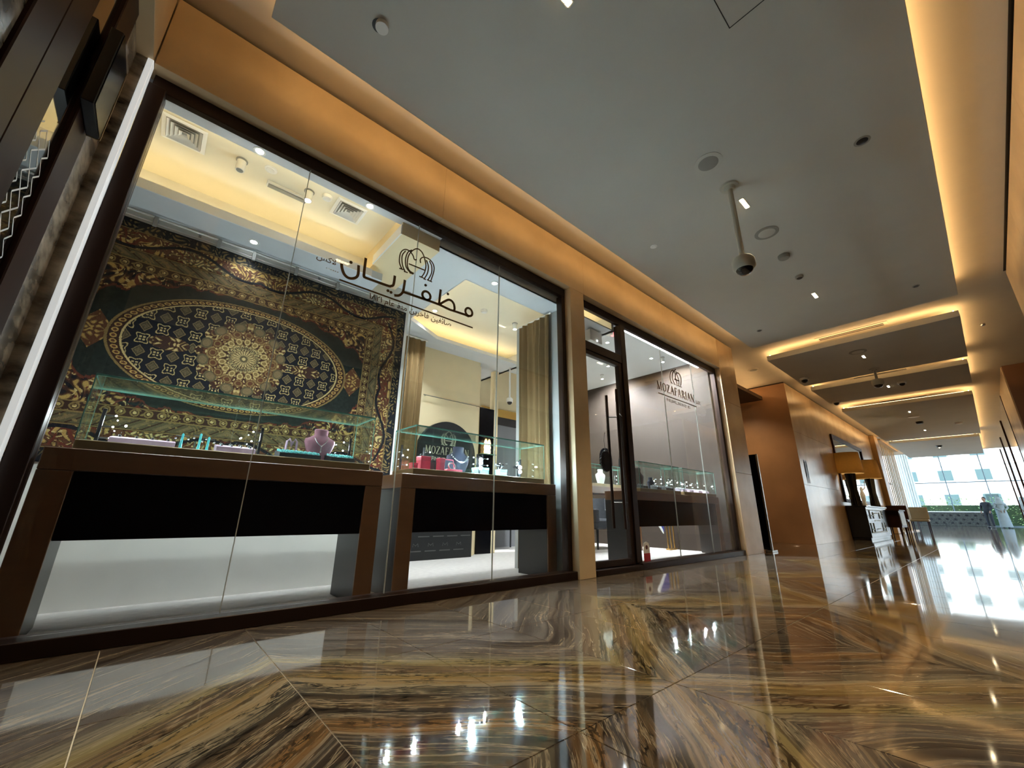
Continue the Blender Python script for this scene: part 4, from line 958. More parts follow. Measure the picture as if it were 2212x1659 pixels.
# hanging plaque on the door, alarm gear above the door
pq = thing('hanging_plaque', 'black scalloped round plaque hung on a cord inside the shop door', 'plaque', (3.62, 2.63, 0.98))
n = 20
MB().prism([(3.62 + (0.085 + 0.010 * (k % 2)) * math.cos(2 * PI * k / (2 * n)), 1.08 + (0.105 + 0.012 * (k % 2)) * math.sin(2 * PI * k / (2 * n))) for k in range(2 * n)], 'y', 2.62, 2.635).build('disc', M_BLKP, pq)
MB().tube([(3.62, 2.628, 1.19), (3.59, 2.615, 1.30), (3.585, 2.60, 1.37)], 0.003, 6).build('cord', M_GREYP, pq); MB().sphere((3.585, 2.597, 1.375), 0.010, 10).build('suction_hook', M_WHITE, pq)
MB().lathe([(0.055, -0.002), (0.055, 0.002)], (3.62, 2.618, 1.08), 20, 'y').build('inner_ring', M_CHAR, pq)
ab = thing('ceiling_speaker_box', 'grey box-shaped loudspeaker above the shop door', 'speaker', (3.62, 2.9, 2.42))
cbox(3.62, 3.84, 2.74, 2.84, 2.53, 2.68, 0.004).build('cabinet', M_WHITE, ab); cbox(3.72, 3.74, 2.78, 2.80, 2.68, 2.70, 0.002).build('bracket', M_GREYP, ab)
MB().sphere((3.74, 2.737, 2.55), 0.006, 8).build('indicator', E_COOL, ab)
ea = thing('exit_light', 'small white emergency unit with a red beacon above the shop door', 'alarm', (4.2, 2.88, 2.6))
cbox(3.97, 4.19, 2.80, 2.88, 2.79, 2.87, 0.003).build('housing', M_WHITE, ea)
MB().sphere((4.225, 2.84, 2.83), 0.04, 14).build('red_beacon', emat('red_beacon_glow', (1.0, 0.03, 0.05), 0.5), ea, smooth=True); cbox(4.10, 4.11, 2.83, 2.85, 2.87, 3.08, 0.002).build('stem', M_WHITE, ea)
ll = thing('linear_light', 'bright white linear lamp behind the head of the right window', 'lamp', (5.3, 2.68, 2.80))
cbox(4.25, 6.35, 2.665, 2.705, 2.835, 2.857, 0.002).build('housing', M_WHITE, ll); box(4.26, 6.34, 2.67, 2.70, 2.831, 2.8345).build('diffuser', emat('linear_white_led', (0.95, 0.97, 1.0), 9.0), ll)
# armchair
ac = thing('armchair', 'dark grey upholstered armchair seen through the shop door', 'chair', (5.85, 4.5, 0))
M_UPH = mat('charcoal_upholstery', '#3B3D41', 0.85, var=0.1, scale=30)
cbox(5.52, 6.12, 4.24, 4.80, 0.30, 0.46, 0.03).build('seat', M_UPH, ac)
bk = MB()
pts = []
for k in range(13):
    a = PI * (k / 12); pts.append((5.82 + 0.34 * math.cos(a), 4.50 + 0.36 * math.sin(a)))
inn = [(5.82 + 0.27 * math.cos(PI * k / 12), 4.50 + 0.29 * math.sin(PI * k / 12)) for k in range(12, -1, -1)]
bk.prism(pts + inn, 'z', 0.40, 0.80); bk.build('backrest', M_UPH, ac, smooth=True)
for x in (5.50, 6.09): cbox(x, x + 0.075, 4.22, 4.55, 0.40, 0.62, 0.02).build('armrest', M_UPH, ac)
for x, y in ((5.55, 4.27), (6.09, 4.27), (5.58, 4.76), (6.06, 4.76)): MB().lathe([(0.014, 0), (0.026, 0.30)], (x, y, 0), 10).build('leg', M_BLKP, ac)
cbox(5.60, 5.75, 4.52, 4.60, 0.46, 0.70, 0.03).build('cushion', mat('grey_cushion', '#5A5D60', 0.9), ac)
# back chairs and table in the rear room
bt = thing('rear_table', 'dark table standing in the rear room under the middle table gap', 'table', (4.2, 5.1, 0))
cbox(3.9, 4.7, 5.0, 5.4, 0.38, 0.42, 0.003).build('table_top', M_CHAR, bt)
for x in (3.93, 4.67):
    for y in (5.03, 5.37): MB().tube([(x, y, 0), (x, y, 0.38)], 0.014, 8).build('leg', M_BLKP, bt)
# folded flag and gold stand near the end wall
fg = thing('flag_stand', 'gold stand with a drooping blue and white flag near the end wall', 'flag', (6.9, 3.7, 0))
cbox(6.46, 6.70, 3.55, 3.62, 0, 0.02, 0.002).build('base', M_GOLD, fg)
for x in (6.48, 6.58, 6.68): MB().tube([(x, 3.585, 0.02), (x, 3.585, 0.9)], 0.011, 8).build('upright', M_GOLD, fg)
MB().prism([(6.12, 0.60), (6.44, 0.55), (6.42, 0.28), (6.36, 0.30)], 'y', 3.60, 3.612).build('flag_cloth', mat('navy_flag_cloth', '#2B2F7A', 0.8), fg); MB().prism([(6.08, 0.54), (6.12, 0.58), (6.38, 0.31), (6.40, 0.25)], 'y', 3.596, 3.610).build('flag_border', M_WHITE, fg)
MB().tube([(6.40, 3.59, 0.55), (6.49, 3.59, 0.56)], 0.008, 6).build('arm', M_GOLD, fg)
# shop ceiling fittings
def diffuser(label, x, y, z, s):
    d_ = thing('air_diffuser', label, 'air vent', (x, y, z - 0.02), 'square air diffusers in the shop ceiling')
    def fr(h0, h1, za, zb): 
        m_ = MB(); m_.add([(x - h1, y - h1, za), (x + h1, y - h1, za), (x + h1, y + h1, za), (x - h1, y + h1, za), (x - h0, y - h0, zb), (x + h0, y - h0, zb), (x + h0, y + h0, zb), (x - h0, y + h0, zb)], [(0, 1, 5, 4), (1, 2, 6, 5), (2, 3, 7, 6), (3, 0, 4, 7)]); return m_
    fr(s * 0.80, s, z - 0.006, z - 0.012).build('outer_frame', M_WHITE, d_)
    for k, h in enumerate((0.78, 0.60, 0.42, 0.24)): fr(s * (h - 0.13), s * h, z - 0.016, z - 0.002).build('louvre', M_WHITE, d_)
    box(x - s * 0.82, x + s * 0.82, y - s * 0.82, y + s * 0.82, z - 0.0015, z - 0.0005).build('throat', M_GREYP, d_)
diffuser('square louvred air diffuser near the left end of the yellow-lit ceiling', -0.30, 2.92, 2.86, 0.115)
diffuser('square louvred air diffuser near the right end of the yellow-lit ceiling', 0.755, 2.92, 2.86, 0.115)
def tube_spot(label, x, y, z, on, energy=18, aim=None):
    t = thing('tube_spotlight', label, 'lamp', (x, y, z - 0.09), 'white tube spotlights in the shop ceiling')
    MB().lathe([(0.026, -0.085), (0.028, -0.08), (0.028, -0.008), (0.022, -0.006)], (x, y, z), 18).build('body', M_WHITE, t, smooth=True); MB().lathe([(0.036, -0.006), (0.036, -0.0005)], (x, y, z), 18).build('mount', M_GREYP, t)
    MB().lathe([(0.021, -0.0862), (0.021, -0.0848)], (x, y, z), 16).build('lens', E_COOL if on else M_GREYP, t)
    if on: lamp('SPOT', 'spot_light', (x, y, z - 0.10), energy, COOL, t, spot_size=1.5 if aim is None else 2.2, spot_blend=0.7, shadow_soft_size=0.025, aim=aim or (x, y, 0))
tube_spot('unlit white tube spotlight near the left ceiling diffuser', 0.018, 2.92, 2.86, False)
tube_spot('lit white tube spotlight between the two ceiling diffusers', 0.455, 2.91, 2.86, True, 12)
tube_spot('white tube spotlight in the ceiling near the curtain by the column', 3.16, 3.60, 2.90, True, 18)
tube_spot('white tube spotlight seen through the glass door', 5.6, 3.9, 3.08, True, 70)
tube_spot('white tube spotlight aimed at the near part of the end wall', 6.1, 3.15, 3.08, True, 130, (7.05, 3.15, 1.9))
tube_spot('white tube spotlight aimed at the rear part of the end wall', 6.1, 4.4, 3.08, True, 160, (7.05, 4.5, 1.9))
def downlight(label, x, y, z, energy, cone=1.7, grp='recessed cool white downlights in the shop'):
    t = thing('downlight', label, 'lamp', (x, y, z - 0.01), grp)
    MB().lathe([(0.024, -0.005), (0.036, -0.005), (0.036, -0.0005), (0.024, -0.0005)], (x, y, z), 20, caps=False).build('trim_ring', M_WHITE, t)
    MB().lathe([(0.023, -0.004), (0.023, -0.002)], (x, y, z), 16).build('lens', E_COOL, t)
    lamp('SPOT', 'spot_light', (x, y, z - 0.012), energy, COOL, t, spot_size=cone, spot_blend=0.8, shadow_soft_size=0.02, aim=(x, y, 0))
downlight('bright downlight behind the window head left of the first glass joint', 0.09, 2.645, 2.775, 24)
downlight('bright downlight behind the window head left of the Arabic emblem', 0.83, 2.645, 2.775, 24)
downlight('bright downlight in the soffit just above the wall carpet', 0.22, 3.34, 2.53, 3.5)
downlight('bright downlight in the soffit above the right part of the Arabic name', 2.15, 2.76, 2.70, 36)
downlight('bright downlight in the ceiling over the shop entrance', 4.9, 3.4, 3.08, 60, 2.4)
downlight('bright downlight in the ceiling over the right-hand tables', 6.0, 3.3, 3.08, 60, 2.4)
downlight('bright downlight over the rear passage behind the middle showcase', 2.2, 4.0, 2.90, 40)
def disc(name, label, cat, x, y, z, r, h, m, m2=None, grp=None):
    t = thing(name, label, cat, (x, y, z - h), grp)
    MB().lathe([(r * 0.85, -h), (r, -h * 0.6), (r, -0.0005)], (x, y, z), 22).build('rim', m, t, smooth=True)
    MB().lathe([(r * 0.62, -h - 0.003), (r * 0.72, -h + 0.0005)], (x, y, z), 22).build('face', m2 or m, t, smooth=True)
    return t
disc('smoke_detector', 'round smoke detector beside the right air diffuser', 'detector', 0.575, 2.87, 2.86, 0.036, 0.025, M_WHITE)
disc('ceiling_speaker', 'flat round speaker in the ceiling right of the unlit tube spotlight', 'speaker', 0.187, 2.87, 2.86, 0.04, 0.006, M_WHITE)
disc('smoke_detector', 'round smoke detector in the pink-white ceiling left of the curtain', 'detector', 2.64, 3.58, 2.90, 0.04, 0.03, M_WHITE)
em = thing('emergency_light', 'long white emergency light between the two air diffusers', 'lamp', (0.34, 3.02, 2.83))
cbox(0.19, 0.47, 2.985, 3.035, 2.835, 2.8595, 0.003).build('housing', M_WHITE, em); cbox(0.20, 0.46, 2.99, 3.03, 2.828, 2.8345, 0.002).build('diffuser', M_GREYP, em)
sv = thing('slot_vent', 'white slot vent in the pink-white ceiling near the crown emblem', 'air vent', (2.3, 3.07, 2.89))
cbox(2.12, 2.48, 3.04, 3.10, 2.892, 2.8995, 0.001).build('frame', M_WHITE, sv); box(2.14, 2.46, 3.06, 3.08, 2.8905, 2.8925).build('slot', M_GREYP, sv)
pc = thing('dome_camera', 'white dome camera on a drop pole in front of the gold door', 'camera', (3.95, 4.55, 2.2))
MB().tube([(3.86, 4.50, 2.699), (3.86, 4.50, 2.2)], 0.014, 8).build('pole', M_WHITE, pc); MB().lathe([(0.05, 0), (0.05, 0.05), (0.03, 0.07)], (3.86, 4.50, 2.14), 16).build('housing', M_WHITE, pc); MB().sphere((3.86, 4.50, 2.14), 0.04, 12).build('dome', M_BLKP, pc)
# ------------------------------------------------------------------ corridor ceiling fittings (panel underside ZS)
disc('ceiling_speaker', 'dark-grilled round speaker in front of the hanging camera pole', 'speaker', 2.82, 0.90, ZS, 0.105, 0.006, M_SLAB, M_GREYP)
disc('ceiling_speaker', 'pale round speaker behind the hanging camera pole', 'speaker', 4.09, 0.89, ZS, 0.105, 0.006, M_GREY2, M_SLAB)
dk = disc('recessed_downlight', 'unlit dark recessed downlight near the right edge of the main ceiling panel', 'lamp', 3.47, 0.05, ZS, 0.05, 0.003, M_GREY2, M_BLKP)
disc('sprinkler_cap', 'small pale sprinkler cap near the left edge of the main ceiling panel', 'sprinkler', 3.46, 1.75, ZS, 0.035, 0.006, M_WHITE)
disc('smoke_detector', 'stepped smoke detector behind the pale speaker', 'detector', 4.63, 0.90, ZS, 0.055, 0.04, M_GREY2)
disc('motion_sensor', 'small sensor with dark eye beyond the smoke detector', 'sensor', 5.21, 0.91, ZS, 0.04, 0.03, M_GREY2, M_BLKP)
disc('sprinkler_cap', 'small sprinkler cap near the far right corner of the main ceiling panel', 'sprinkler', 6.49, 0.04, ZS, 0.035, 0.008, M_GREY2, M_CHAR)
disc('sprinkler_cap', 'small dark sprinkler cap near the far left corner of the main ceiling panel', 'sprinkler', 6.48, 1.76, ZS, 0.035, 0.006, M_GREY2, M_CHAR)
td = thing('tilted_downlight', 'white tilted downlight half out of its dark hole near the wall carpet side', 'lamp', (0.45, 1.73, ZS - 0.03))
MB().lathe([(0.040, -0.002), (0.040, -0.0003)], (0.45, 1.73, ZS), 20).build('dark_hole', M_BLKP, td)
t_ = MB().lathe([(0.036, -0.028), (0.037, -0.002)], (0.462, 1.715, ZS), 20); t_.build('white_head', M_WHITE, td, smooth=True)
def linear_led(label, x, y, energy, cells=5):
    t = thing('linear_downlight', label, 'lamp', (x, y, ZS - 0.01), 'small warm linear downlights of the corridor ceiling')
    cbox(x - 0.085, x + 0.085, y - 0.024, y + 0.024, ZS - 0.004, ZS - 0.0005, 0.001).build('frame', M_GREYP, t)
    for k in range(cells): box(x - 0.075 + k * 0.031, x - 0.075 + k * 0.031 + 0.024, y - 0.015, y + 0.015, ZS - 0.0065, ZS - 0.004).build('led_cell', E_DOWN, t)
    lamp('SPOT', 'spot_light', (x, y, ZS - 0.02), energy, (1.0, 0.80, 0.52), t, spot_size=1.5, spot_blend=0.8, shadow_soft_size=0.03, aim=(x, y, 0))
linear_led('lit linear downlight beside the hanging camera pole', 3.5, 0.88, 60)
linear_led('lit linear downlight near the far end of the main ceiling panel', 5.86, 0.91, 60)
linear_led('lit linear downlight overhead at the top edge of the picture', 1.12, 0.93, 60)
linear_led('lit linear downlight on the second ceiling panel', 8.95, 0.93, 50)
linear_led('lit linear downlight on the third ceiling panel', 11.5, 0.93, 50)
linear_led('first lit linear downlight on the fourth ceiling panel', 14.8, 0.93, 60)
linear_led('second lit linear downlight on the fourth ceiling panel', 18.4, 0.93, 60)
linear_led('lit linear downlight on the fifth ceiling panel', 23.5, 0.93, 60)
hc = thing('access_hatch', 'thin outlined access hatch in the main ceiling panel at the top', 'hatch', (1.8, 0.32, ZS))
for a in ((1.55, 1.97, 0.395, 0.40), (1.55, 1.97, 0.10, 0.105), (1.965, 1.97, 0.10, 0.40), (1.55, 1.555, 0.10, 0.40)): box(*a, ZS - 0.0012, ZS - 0.0002).build('joint_line', M_CHAR, hc)
M_CAMP = mat('aged_white_plastic', '#B4B2A4', 0.5, var=0.03)
def pole_camera(label, x, y, ztop, zb, r=0.07):
    c = thing('hanging_dome_camera', label, 'camera', (x, y, zb))
    MB().lathe([(r * 0.85, -0.012), (r * 0.9, -0.0005)], (x, y, ztop), 20).build('flange', M_CAMP, c, smooth=True); MB().lathe([(0.036, -0.035), (0.045, -0.012)], (x, y, ztop), 16).build('collar', M_CAMP, c)
    MB().tube([(x, y, ztop - 0.03), (x, y, zb + r * 1.6)], 0.021, 12).build('pole', M_CAMP, c, smooth=True)
    MB().lathe([(r * 0.80, r * 0.55), (r, r * 0.8), (r, r * 1.5), (r * 0.85, r * 1.8), (r * 0.3, r * 1.85)], (x, y, zb), 24).build('housing', M_CAMP, c, smooth=True)
    MB().lathe([(0.001, 0), (r * 0.45, r * 0.1), (r * 0.70, r * 0.35), (r * 0.78, r * 0.62)], (x, y, zb), 24).build('dome', mat('smoked_dome', '#141416', 0.04, spec=0.8), c, smooth=True)
pole_camera('white dome camera hanging on a long pole from the main ceiling panel', 3.2, 0.89, ZS, 2.36, 0.082)
pole_camera('dome camera hanging on a short pole from the second ceiling panel', 9.9, 0.93, ZS, 2.85, 0.09)
def dome(label, x, y, r=0.08):
    c = thing('dome_camera', label, 'camera', (x, y, ZS - r))
    MB().lathe([(r, -r * 0.5), (r * 1.02, -0.0005)], (x, y, ZS), 18).build('housing', M_WHITE, c, smooth=True); MB().sphere((x, y, ZS - r * 0.5), r * 0.72, 14).build('dome', M_BLKP, c, smooth=True)
dome('dome camera at the near left corner of the second ceiling panel', 9.6, 1.98); dome('dome camera at the left edge of the third ceiling panel', 12.2, 1.98); dome('dome camera in the middle of the third ceiling panel', 11.3, 0.70, 0.07)
disc('ceiling_speaker', 'round speaker on the second ceiling panel', 'speaker', 8.6, 0.95, ZS, 0.12, 0.008, M_GREY2, M_SLAB)
disc('ceiling_speaker', 'round speaker set in the warm-lit ceiling over the side lobby', 'speaker', 8.9, 2.66, 3.42, 0.10, 0.02, M_CEIL, M_GREY2)
disc('ceiling_speaker', 'pale round speaker on the fourth ceiling panel', 'speaker', 15.6, 0.93, ZS, 0.12, 0.02, M_WHITE)
disc('smoke_detector', 'smoke detector on the right side of the fourth ceiling panel', 'detector', 17.5, 0.15, ZS, 0.08, 0.05, M_WHITE)
disc('smoke_detector', 'smoke detector in the middle of the fourth ceiling panel', 'detector', 16.6, 0.9, ZS, 0.08, 0.06, M_CHAR)
disc('smoke_detector', 'smoke detector in the middle of the fifth ceiling panel', 'detector', 22.8, 0.9, ZS, 0.09, 0.06, M_CHAR)
disc('sprinkler_cap', 'sprinkler in the right-hand ceiling strip beside the second panel', 'sprinkler', 9.2, -0.5, 3.42, 0.03, 0.03, M_CHROME)
for i, (x, y0, y1) in enumerate(((8.08, 0.51, 1.34), (11.06, 0.56, 1.40), (13.95, 0.50, 1.39))):
    sv = thing('slot_diffuser', ('double slot air diffuser between the first and second ceiling panels', 'double slot air diffuser between the second and third ceiling panels', 'double slot air diffuser between the third and fourth ceiling panels')[i], 'air vent', (x, 0.9, 3.41))
    cbox(x - 0.09, x + 0.09, y0 - 0.05, y1 + 0.05, 3.412, 3.4195, 0.001).build('frame', M_CEIL, sv)
    for q in (-0.04, 0.02): box(x + q, x + q + 0.035, y0, y1, 3.4095, 3.4125).build('slot', M_BLKP, sv)

# ------------------------------------------------------------------ standing sign behind the wall end
tt_ = thing('standing_sign', 'black freestanding screen with silver edge just past the shop wall end', 'sign', (7.62, 2.75, 0))
cbox(7.60, 7.63, 2.475, 3.05, 0.03, 1.53, 0.003).build('screen', M_BLACK, tt_); cbox(7.598, 7.632, 2.445, 2.474, 0.03, 1.535, 0.003).build('edge_trim', M_CHROME, tt_)
cbox(7.50, 7.74, 2.42, 2.52, 0.0, 0.03, 0.004).build('foot', M_CHROME, tt_); cbox(7.50, 7.74, 2.95, 3.05, 0.0, 0.03, 0.004).build('foot', M_CHROME, tt_)

# ------------------------------------------------------------------ furniture along the far left wall
M_CONS = mat('black_lacquer_console', '#0D0C0C', 0.25); M_FRET = mat('silver_leaf_fretwork', '#7C8582', 0.5)
co = thing('console_cabinet', 'black console cabinet with silver fretwork front against the far stone wall', 'cabinet', (14.5, 2.3, 0))
cbox(13.4, 16.2, 2.10, 2.48, 0.06, 0.78, 0.006).build('body', M_CONS, co); cbox(13.36, 16.24, 2.07, 2.485, 0.78, 0.81, 0.004).build('top', M_CONS, co); cbox(13.45, 16.15, 2.13, 2.46, 0.0, 0.06, 0.002).build('plinth', M_CONS, co)
fm = MB()
for x0, x1, z0, z1 in ((13.5, 15.6, 0.16, 0.19), (13.5, 15.6, 0.70, 0.72), (13.55, 14.0, 0.24, 0.26), (14.3, 14.8, 0.24, 0.26), (15.1, 15.55, 0.24, 0.26), (13.55, 13.6, 0.19, 0.40), (13.9, 13.95, 0.19, 0.40), (15.1, 15.15, 0.19, 0.40), (15.5, 15.55, 0.19, 0.40), (14.2, 14.9, 0.44, 0.46), (13.6, 14.2, 0.57, 0.59), (14.9, 15.5, 0.57, 0.59), (14.1, 14.15, 0.50, 0.66), (14.95, 15.0, 0.50, 0.66), (13.7, 13.75, 0.50, 0.70), (15.35, 15.4, 0.50, 0.70), (14.3, 14.8, 0.62, 0.64)):
    fm.box(x0, x1, 2.085, 2.0995, z0, z1)
fm.build('fretwork', M_FRET, co)
shade_mat = mat('gold_silk_shade', '#A68C5E', 0.8, var=0.1, scale=20)
_nt = shade_mat.node_tree; _tl = _nt.nodes.new('ShaderNodeBsdfTranslucent'); _tl.inputs[0].default_value = (*lin('#A68C5E'), 1)
_mx = _nt.nodes.new('ShaderNodeMixShader'); _mx.inputs[0].default_value = 0.5
_nt.links.new(_nt.nodes['Principled BSDF'].outputs[0], _mx.inputs[1]); _nt.links.new(_tl.outputs[0], _mx.inputs[2]); _nt.links.new(_mx.outputs[0], _nt.nodes['Material Output'].inputs[0])
def table_lamp(label, x, y, z):
    t = thing('table_lamp', label, 'lamp', (x, y, z), 'big gold-shaded lamps on the console')
    b = MB(); n = 18
    for k in range(n):
        a = 2 * PI * k / n; b.tube([(x + 0.14 * math.cos(a), y + 0.10 * math.sin(a), z), (x + 0.10 * math.cos(a), y + 0.07 * math.sin(a), z + 0.40), (x + 0.14 * math.cos(a), y + 0.10 * math.sin(a), z + 0.8)], 0.014, 6)
    b.lathe([(0.09, 0.0), (0.06, 0.40), (0.09, 0.8)], (x, y, z), 14); b.build('reeded_base', M_CONS, t)
    s = MB(); s.lathe([(0.30, 0.80), (0.27, 1.33)], (x, y, z), 28, caps=False); s.lathe([(0.295, 0.80), (0.265, 1.33)], (x, y, z), 28, caps=False)
    s.build('shade', shade_mat, t, smooth=True)
    lamp('POINT', 'bulb_light', (x, y, z + 1.0), 3.0, (1.0, 0.78, 0.5), t, shadow_soft_size=0.05)
    MB().tube([(x, y, z + 0.8), (x, y, z + 1.1)], 0.01).build('stem', M_GOLD, t); MB().sphere((x, y, z + 1.08), 0.04, 10).build('bulb', M_WHITE, t)
table_lamp('big gold-shaded lamp on the near end of the console', 13.65, 2.29, 0.81)
table_lamp('big gold-shaded lamp on the far end of the console', 15.9, 2.25, 0.81)
sg = thing('figurine', 'small white figurine standing between the two lamps', 'figurine', (14.4, 2.25, 0.81))
MB().lathe([(0.05, 0), (0.055, 0.04), (0.035, 0.09), (0.05, 0.2), (0.055, 0.30), (0.03, 0.38), (0.035, 0.45), (0.01, 0.5)], (14.4, 2.25, 0.81), 14).build('body', M_WHITE, sg, smooth=True); MB().tube([(14.4, 2.25, 1.2), (14.45, 2.18, 1.28), (14.47, 2.16, 1.45)], 0.015).build('raised_arm', M_WHITE, sg)
mr = thing('wall_mirror', 'large dark-framed mirror on the far wall behind the lamps', 'mirror', (15.4, 2.49, 0.9))
for a in ((13.5, 17.3, 2.56, 2.66), (13.5, 17.3, 0.90, 0.98)): cbox(a[0], a[1], 2.455, 2.498, a[2], a[3], 0.004).build('frame', M_WOODD, mr)
for a in ((13.5, 13.6), (17.2, 17.3)): cbox(a[0], a[1], 2.455, 2.498, 0.98, 2.56, 0.004).build('frame', M_WOODD, mr)
box(13.6, 17.2, 2.485, 2.496, 0.98, 2.56).build('mirror_glass', mat('silvered_mirror', '#DDE0DE', 0.02, metal=1.0, var=0.0), mr)
ws = thing('wall_lettering', 'tiny black lettering on the far stone wall near its corner', 'sign', (10.6, 2.49, 1.2))
for k in range(3): text_mb(('24', 'H', 'SPA')[k] if False else ('III', 'II', 'III')[k], 10.52, 10.72, 1.44 - k * 0.11, 2.495, 2.498).build('letter_row', M_BLKP, ws)
bn = thing('side_cabinet', 'dark wooden side cabinet on legs beyond the console', 'cabinet', (16.9, 2.1, 0))
cbox(16.45, 17.5, 1.86, 2.30, 0.26, 0.72, 0.006).build('body', M_WOODD, bn); cbox(16.36, 17.54, 1.83, 2.32, 0.72, 0.75, 0.004).build('top', M_WOODD, bn)
cbox(16.5, 17.4, 1.85, 1.8595, 0.32, 0.66, 0.002).build('drawer_front', M_FRET, bn)
for x in (16.45, 17.45):
    for y in (1.9, 2.26): MB().lathe([(0.018, 0), (0.03, 0.26)], (x, y, 0), 8).build('leg', M_WOODD, bn)
# wooden pier and gold fin screen
pier = struct(cbox(19.62, 20.3, 2.35, 2.75, 0, 3.40, 0.01).build('wall_pier_wood', M_GOLDW))
fs_ = thing('fin_screen', 'row of tall gold vertical fins beside the bright far windows', 'screen', (22.8, 2.5, 0))
f0 = cbox(20.9, 20.93, 2.46, 2.49, 0.04, 3.36, 0.004).build('fin', M_GOLDW, fs_)
for k in range(1, 10): linked(f0, 'fin', (20.915 + k * 0.44, 2.475, 0.04), fs_)
cbox(20.8, 25.2, 2.33, 2.62, 0.0, 0.04, 0.003).build('base_rail', M_GOLDW, fs_); cbox(20.8, 25.2, 2.33, 2.62, 3.36, 3.41, 0.003).build('head_rail', M_GOLDW, fs_)
for k, (x, y) in enumerate(((18.9, 2.2), (22.0, 1.95), (26.0, 2.6))):
    ch = thing('side_chair', ('pale side chair next to the wooden pier', 'pale side chair in front of the gold fins', 'small dark stool chair beyond the gold fins')[k], 'chair', (x, y, 0))
    mm = (M_WOODD, mat('tan_leather', '#8A744F', 0.6), M_CHAR)[k]
    cbox(x - 0.26, x + 0.26, y - 0.26, y + 0.26, 0.40, 0.48, 0.02).build('seat', mm, ch); cbox(x + 0.20, x + 0.27, y - 0.26, y + 0.26, 0.48, 0.92, 0.02).build('backrest', mm, ch)
    for a in (-0.22, 0.22):
        for b_ in (-0.22, 0.22): MB().lathe([(0.016, 0), (0.022, 0.40)], (x + a, y + b_, 0), 8).build('leg', M_WOODD, ch)

# ------------------------------------------------------------------ bright end hall
struct(box(26.9, 27.0, -8, 6, 3.42, 7.0).build('wall_hall_header', M_CEIL))
struct(box(26.9, 46, -8, 6, 7.0, 7.2).build('ceiling_hall', M_CEIL))
GX = 45.0
M_MUL = mat('grey_aluminium', '#6C7C84', 0.4, metal=0.5)
gw = semp('window_3', (GX, 0.5, 0))
ys = [-8 + 2.0 * k for k in range(8)]
for y in ys: cbox(GX - 0.04, GX + 0.04, y - 0.03, y + 0.03, 0, 7.0, 0.004).build('mullion', M_MUL, gw)
for z in (0.03, 3.05, 6.9): cbox(GX - 0.035, GX + 0.035, -8, 6, z - 0.035, z + 0.035, 0.004).build('transom', M_MUL, gw)
G_FAR = glassmat('clear_hall_glass', (0.97, 0.99, 1.0), ior=1.4)
for a, b in zip(ys[:-1], ys[1:]): box(GX - 0.006, GX + 0.006, a + 0.03, b - 0.03, 0.07, 6.86).build('pane', G_FAR, gw)
lw = semp('window_4', (35, 5.0, 0))
for k in range(-3, 10): cbox(26.0 + 2.1 * k - 0.04, 26.0 + 2.1 * k + 0.04, 4.96, 5.04, 0, 7.0, 0.004).build('mullion', M_MUL, lw)
for k in range(-3, 9): box(26.04 + 2.1 * k, 28.06 + 2.1 * k, 4.994, 5.006, 0.0, 7.0).build('pane', G_FAR, lw)
cbox(19.7, 45, 4.96, 5.04, 3.02, 3.09, 0.004).build('transom', M_MUL, lw)
struct(box(19.6, 19.7, 2.6, 5.1, 0, 3.42).build('wall_hall_left', M_CREAM)); struct(box(19.6, 27.0, 2.6, 5.1, 3.42, 3.5).build('ceiling_hall_left', M_CEIL))
sh = MAT_SHEER = mat('white_sheer_curtain', '#D7DDDB', 0.9, var=0.05)
curtain('white sheer curtain at the left of the far glass wall', (43.9, 3.6), (43.9, 4.9), 0.02, 6.9, 10, 0.06, sh, 0.0)
curtain('white sheer curtain along the left window of the bright hall', (33.0, 4.75), (37.0, 4.75), 0.02, 6.9, 18, 0.06, sh, 0.0)
# right-hand glazing beyond the stone return
rw = semp('window_5', (20, -0.68, 0))
for k in range(4): cbox(15.05 + k * 4.0, 15.09 + k * 4.0, -0.72, -0.67, 0, 3.38, 0.004).build('mullion', M_WOODD, rw)
for k in range(3): box(15.095 + k * 4.0, 19.045 + k * 4.0, -0.70, -0.69, 0.0, 3.38).build('pane', G_SHOP, rw)
struct(box(15.0, 27.1, -3.2, -3.1, 0, 3.42).build('wall_right_shop', M_CREAM))
# patterned planter wall
M_PLANT = mat('patterned_planter_panel', '#2E2F29', 0.7, var=0.3, scale=14, spread='#3E3F37')
pw = thing('planter_wall', 'low grey patterned planter wall in front of the far glass', 'planter', (43.5, 2.3, 0))
cbox(43.2, 43.9, 0.25, 4.9, 0, 0.92, 0.01).build('body', M_PLANT, pw); cbox(43.15, 43.95, 0.2, 4.9, 0.92, 0.98, 0.005).build('cap', M_WHITE, pw)
dm_ = MB()
for i in range(11):
    for j in range(3): dm_.lathe([(0.07, 43.17), (0.07, 43.2)], (0, 0.6 + i * 0.4 + (0.2 if j % 2 else 0), 0.2 + j * 0.26), 8, 'x')
dm_.build('round_studs', M_CHAR, pw)
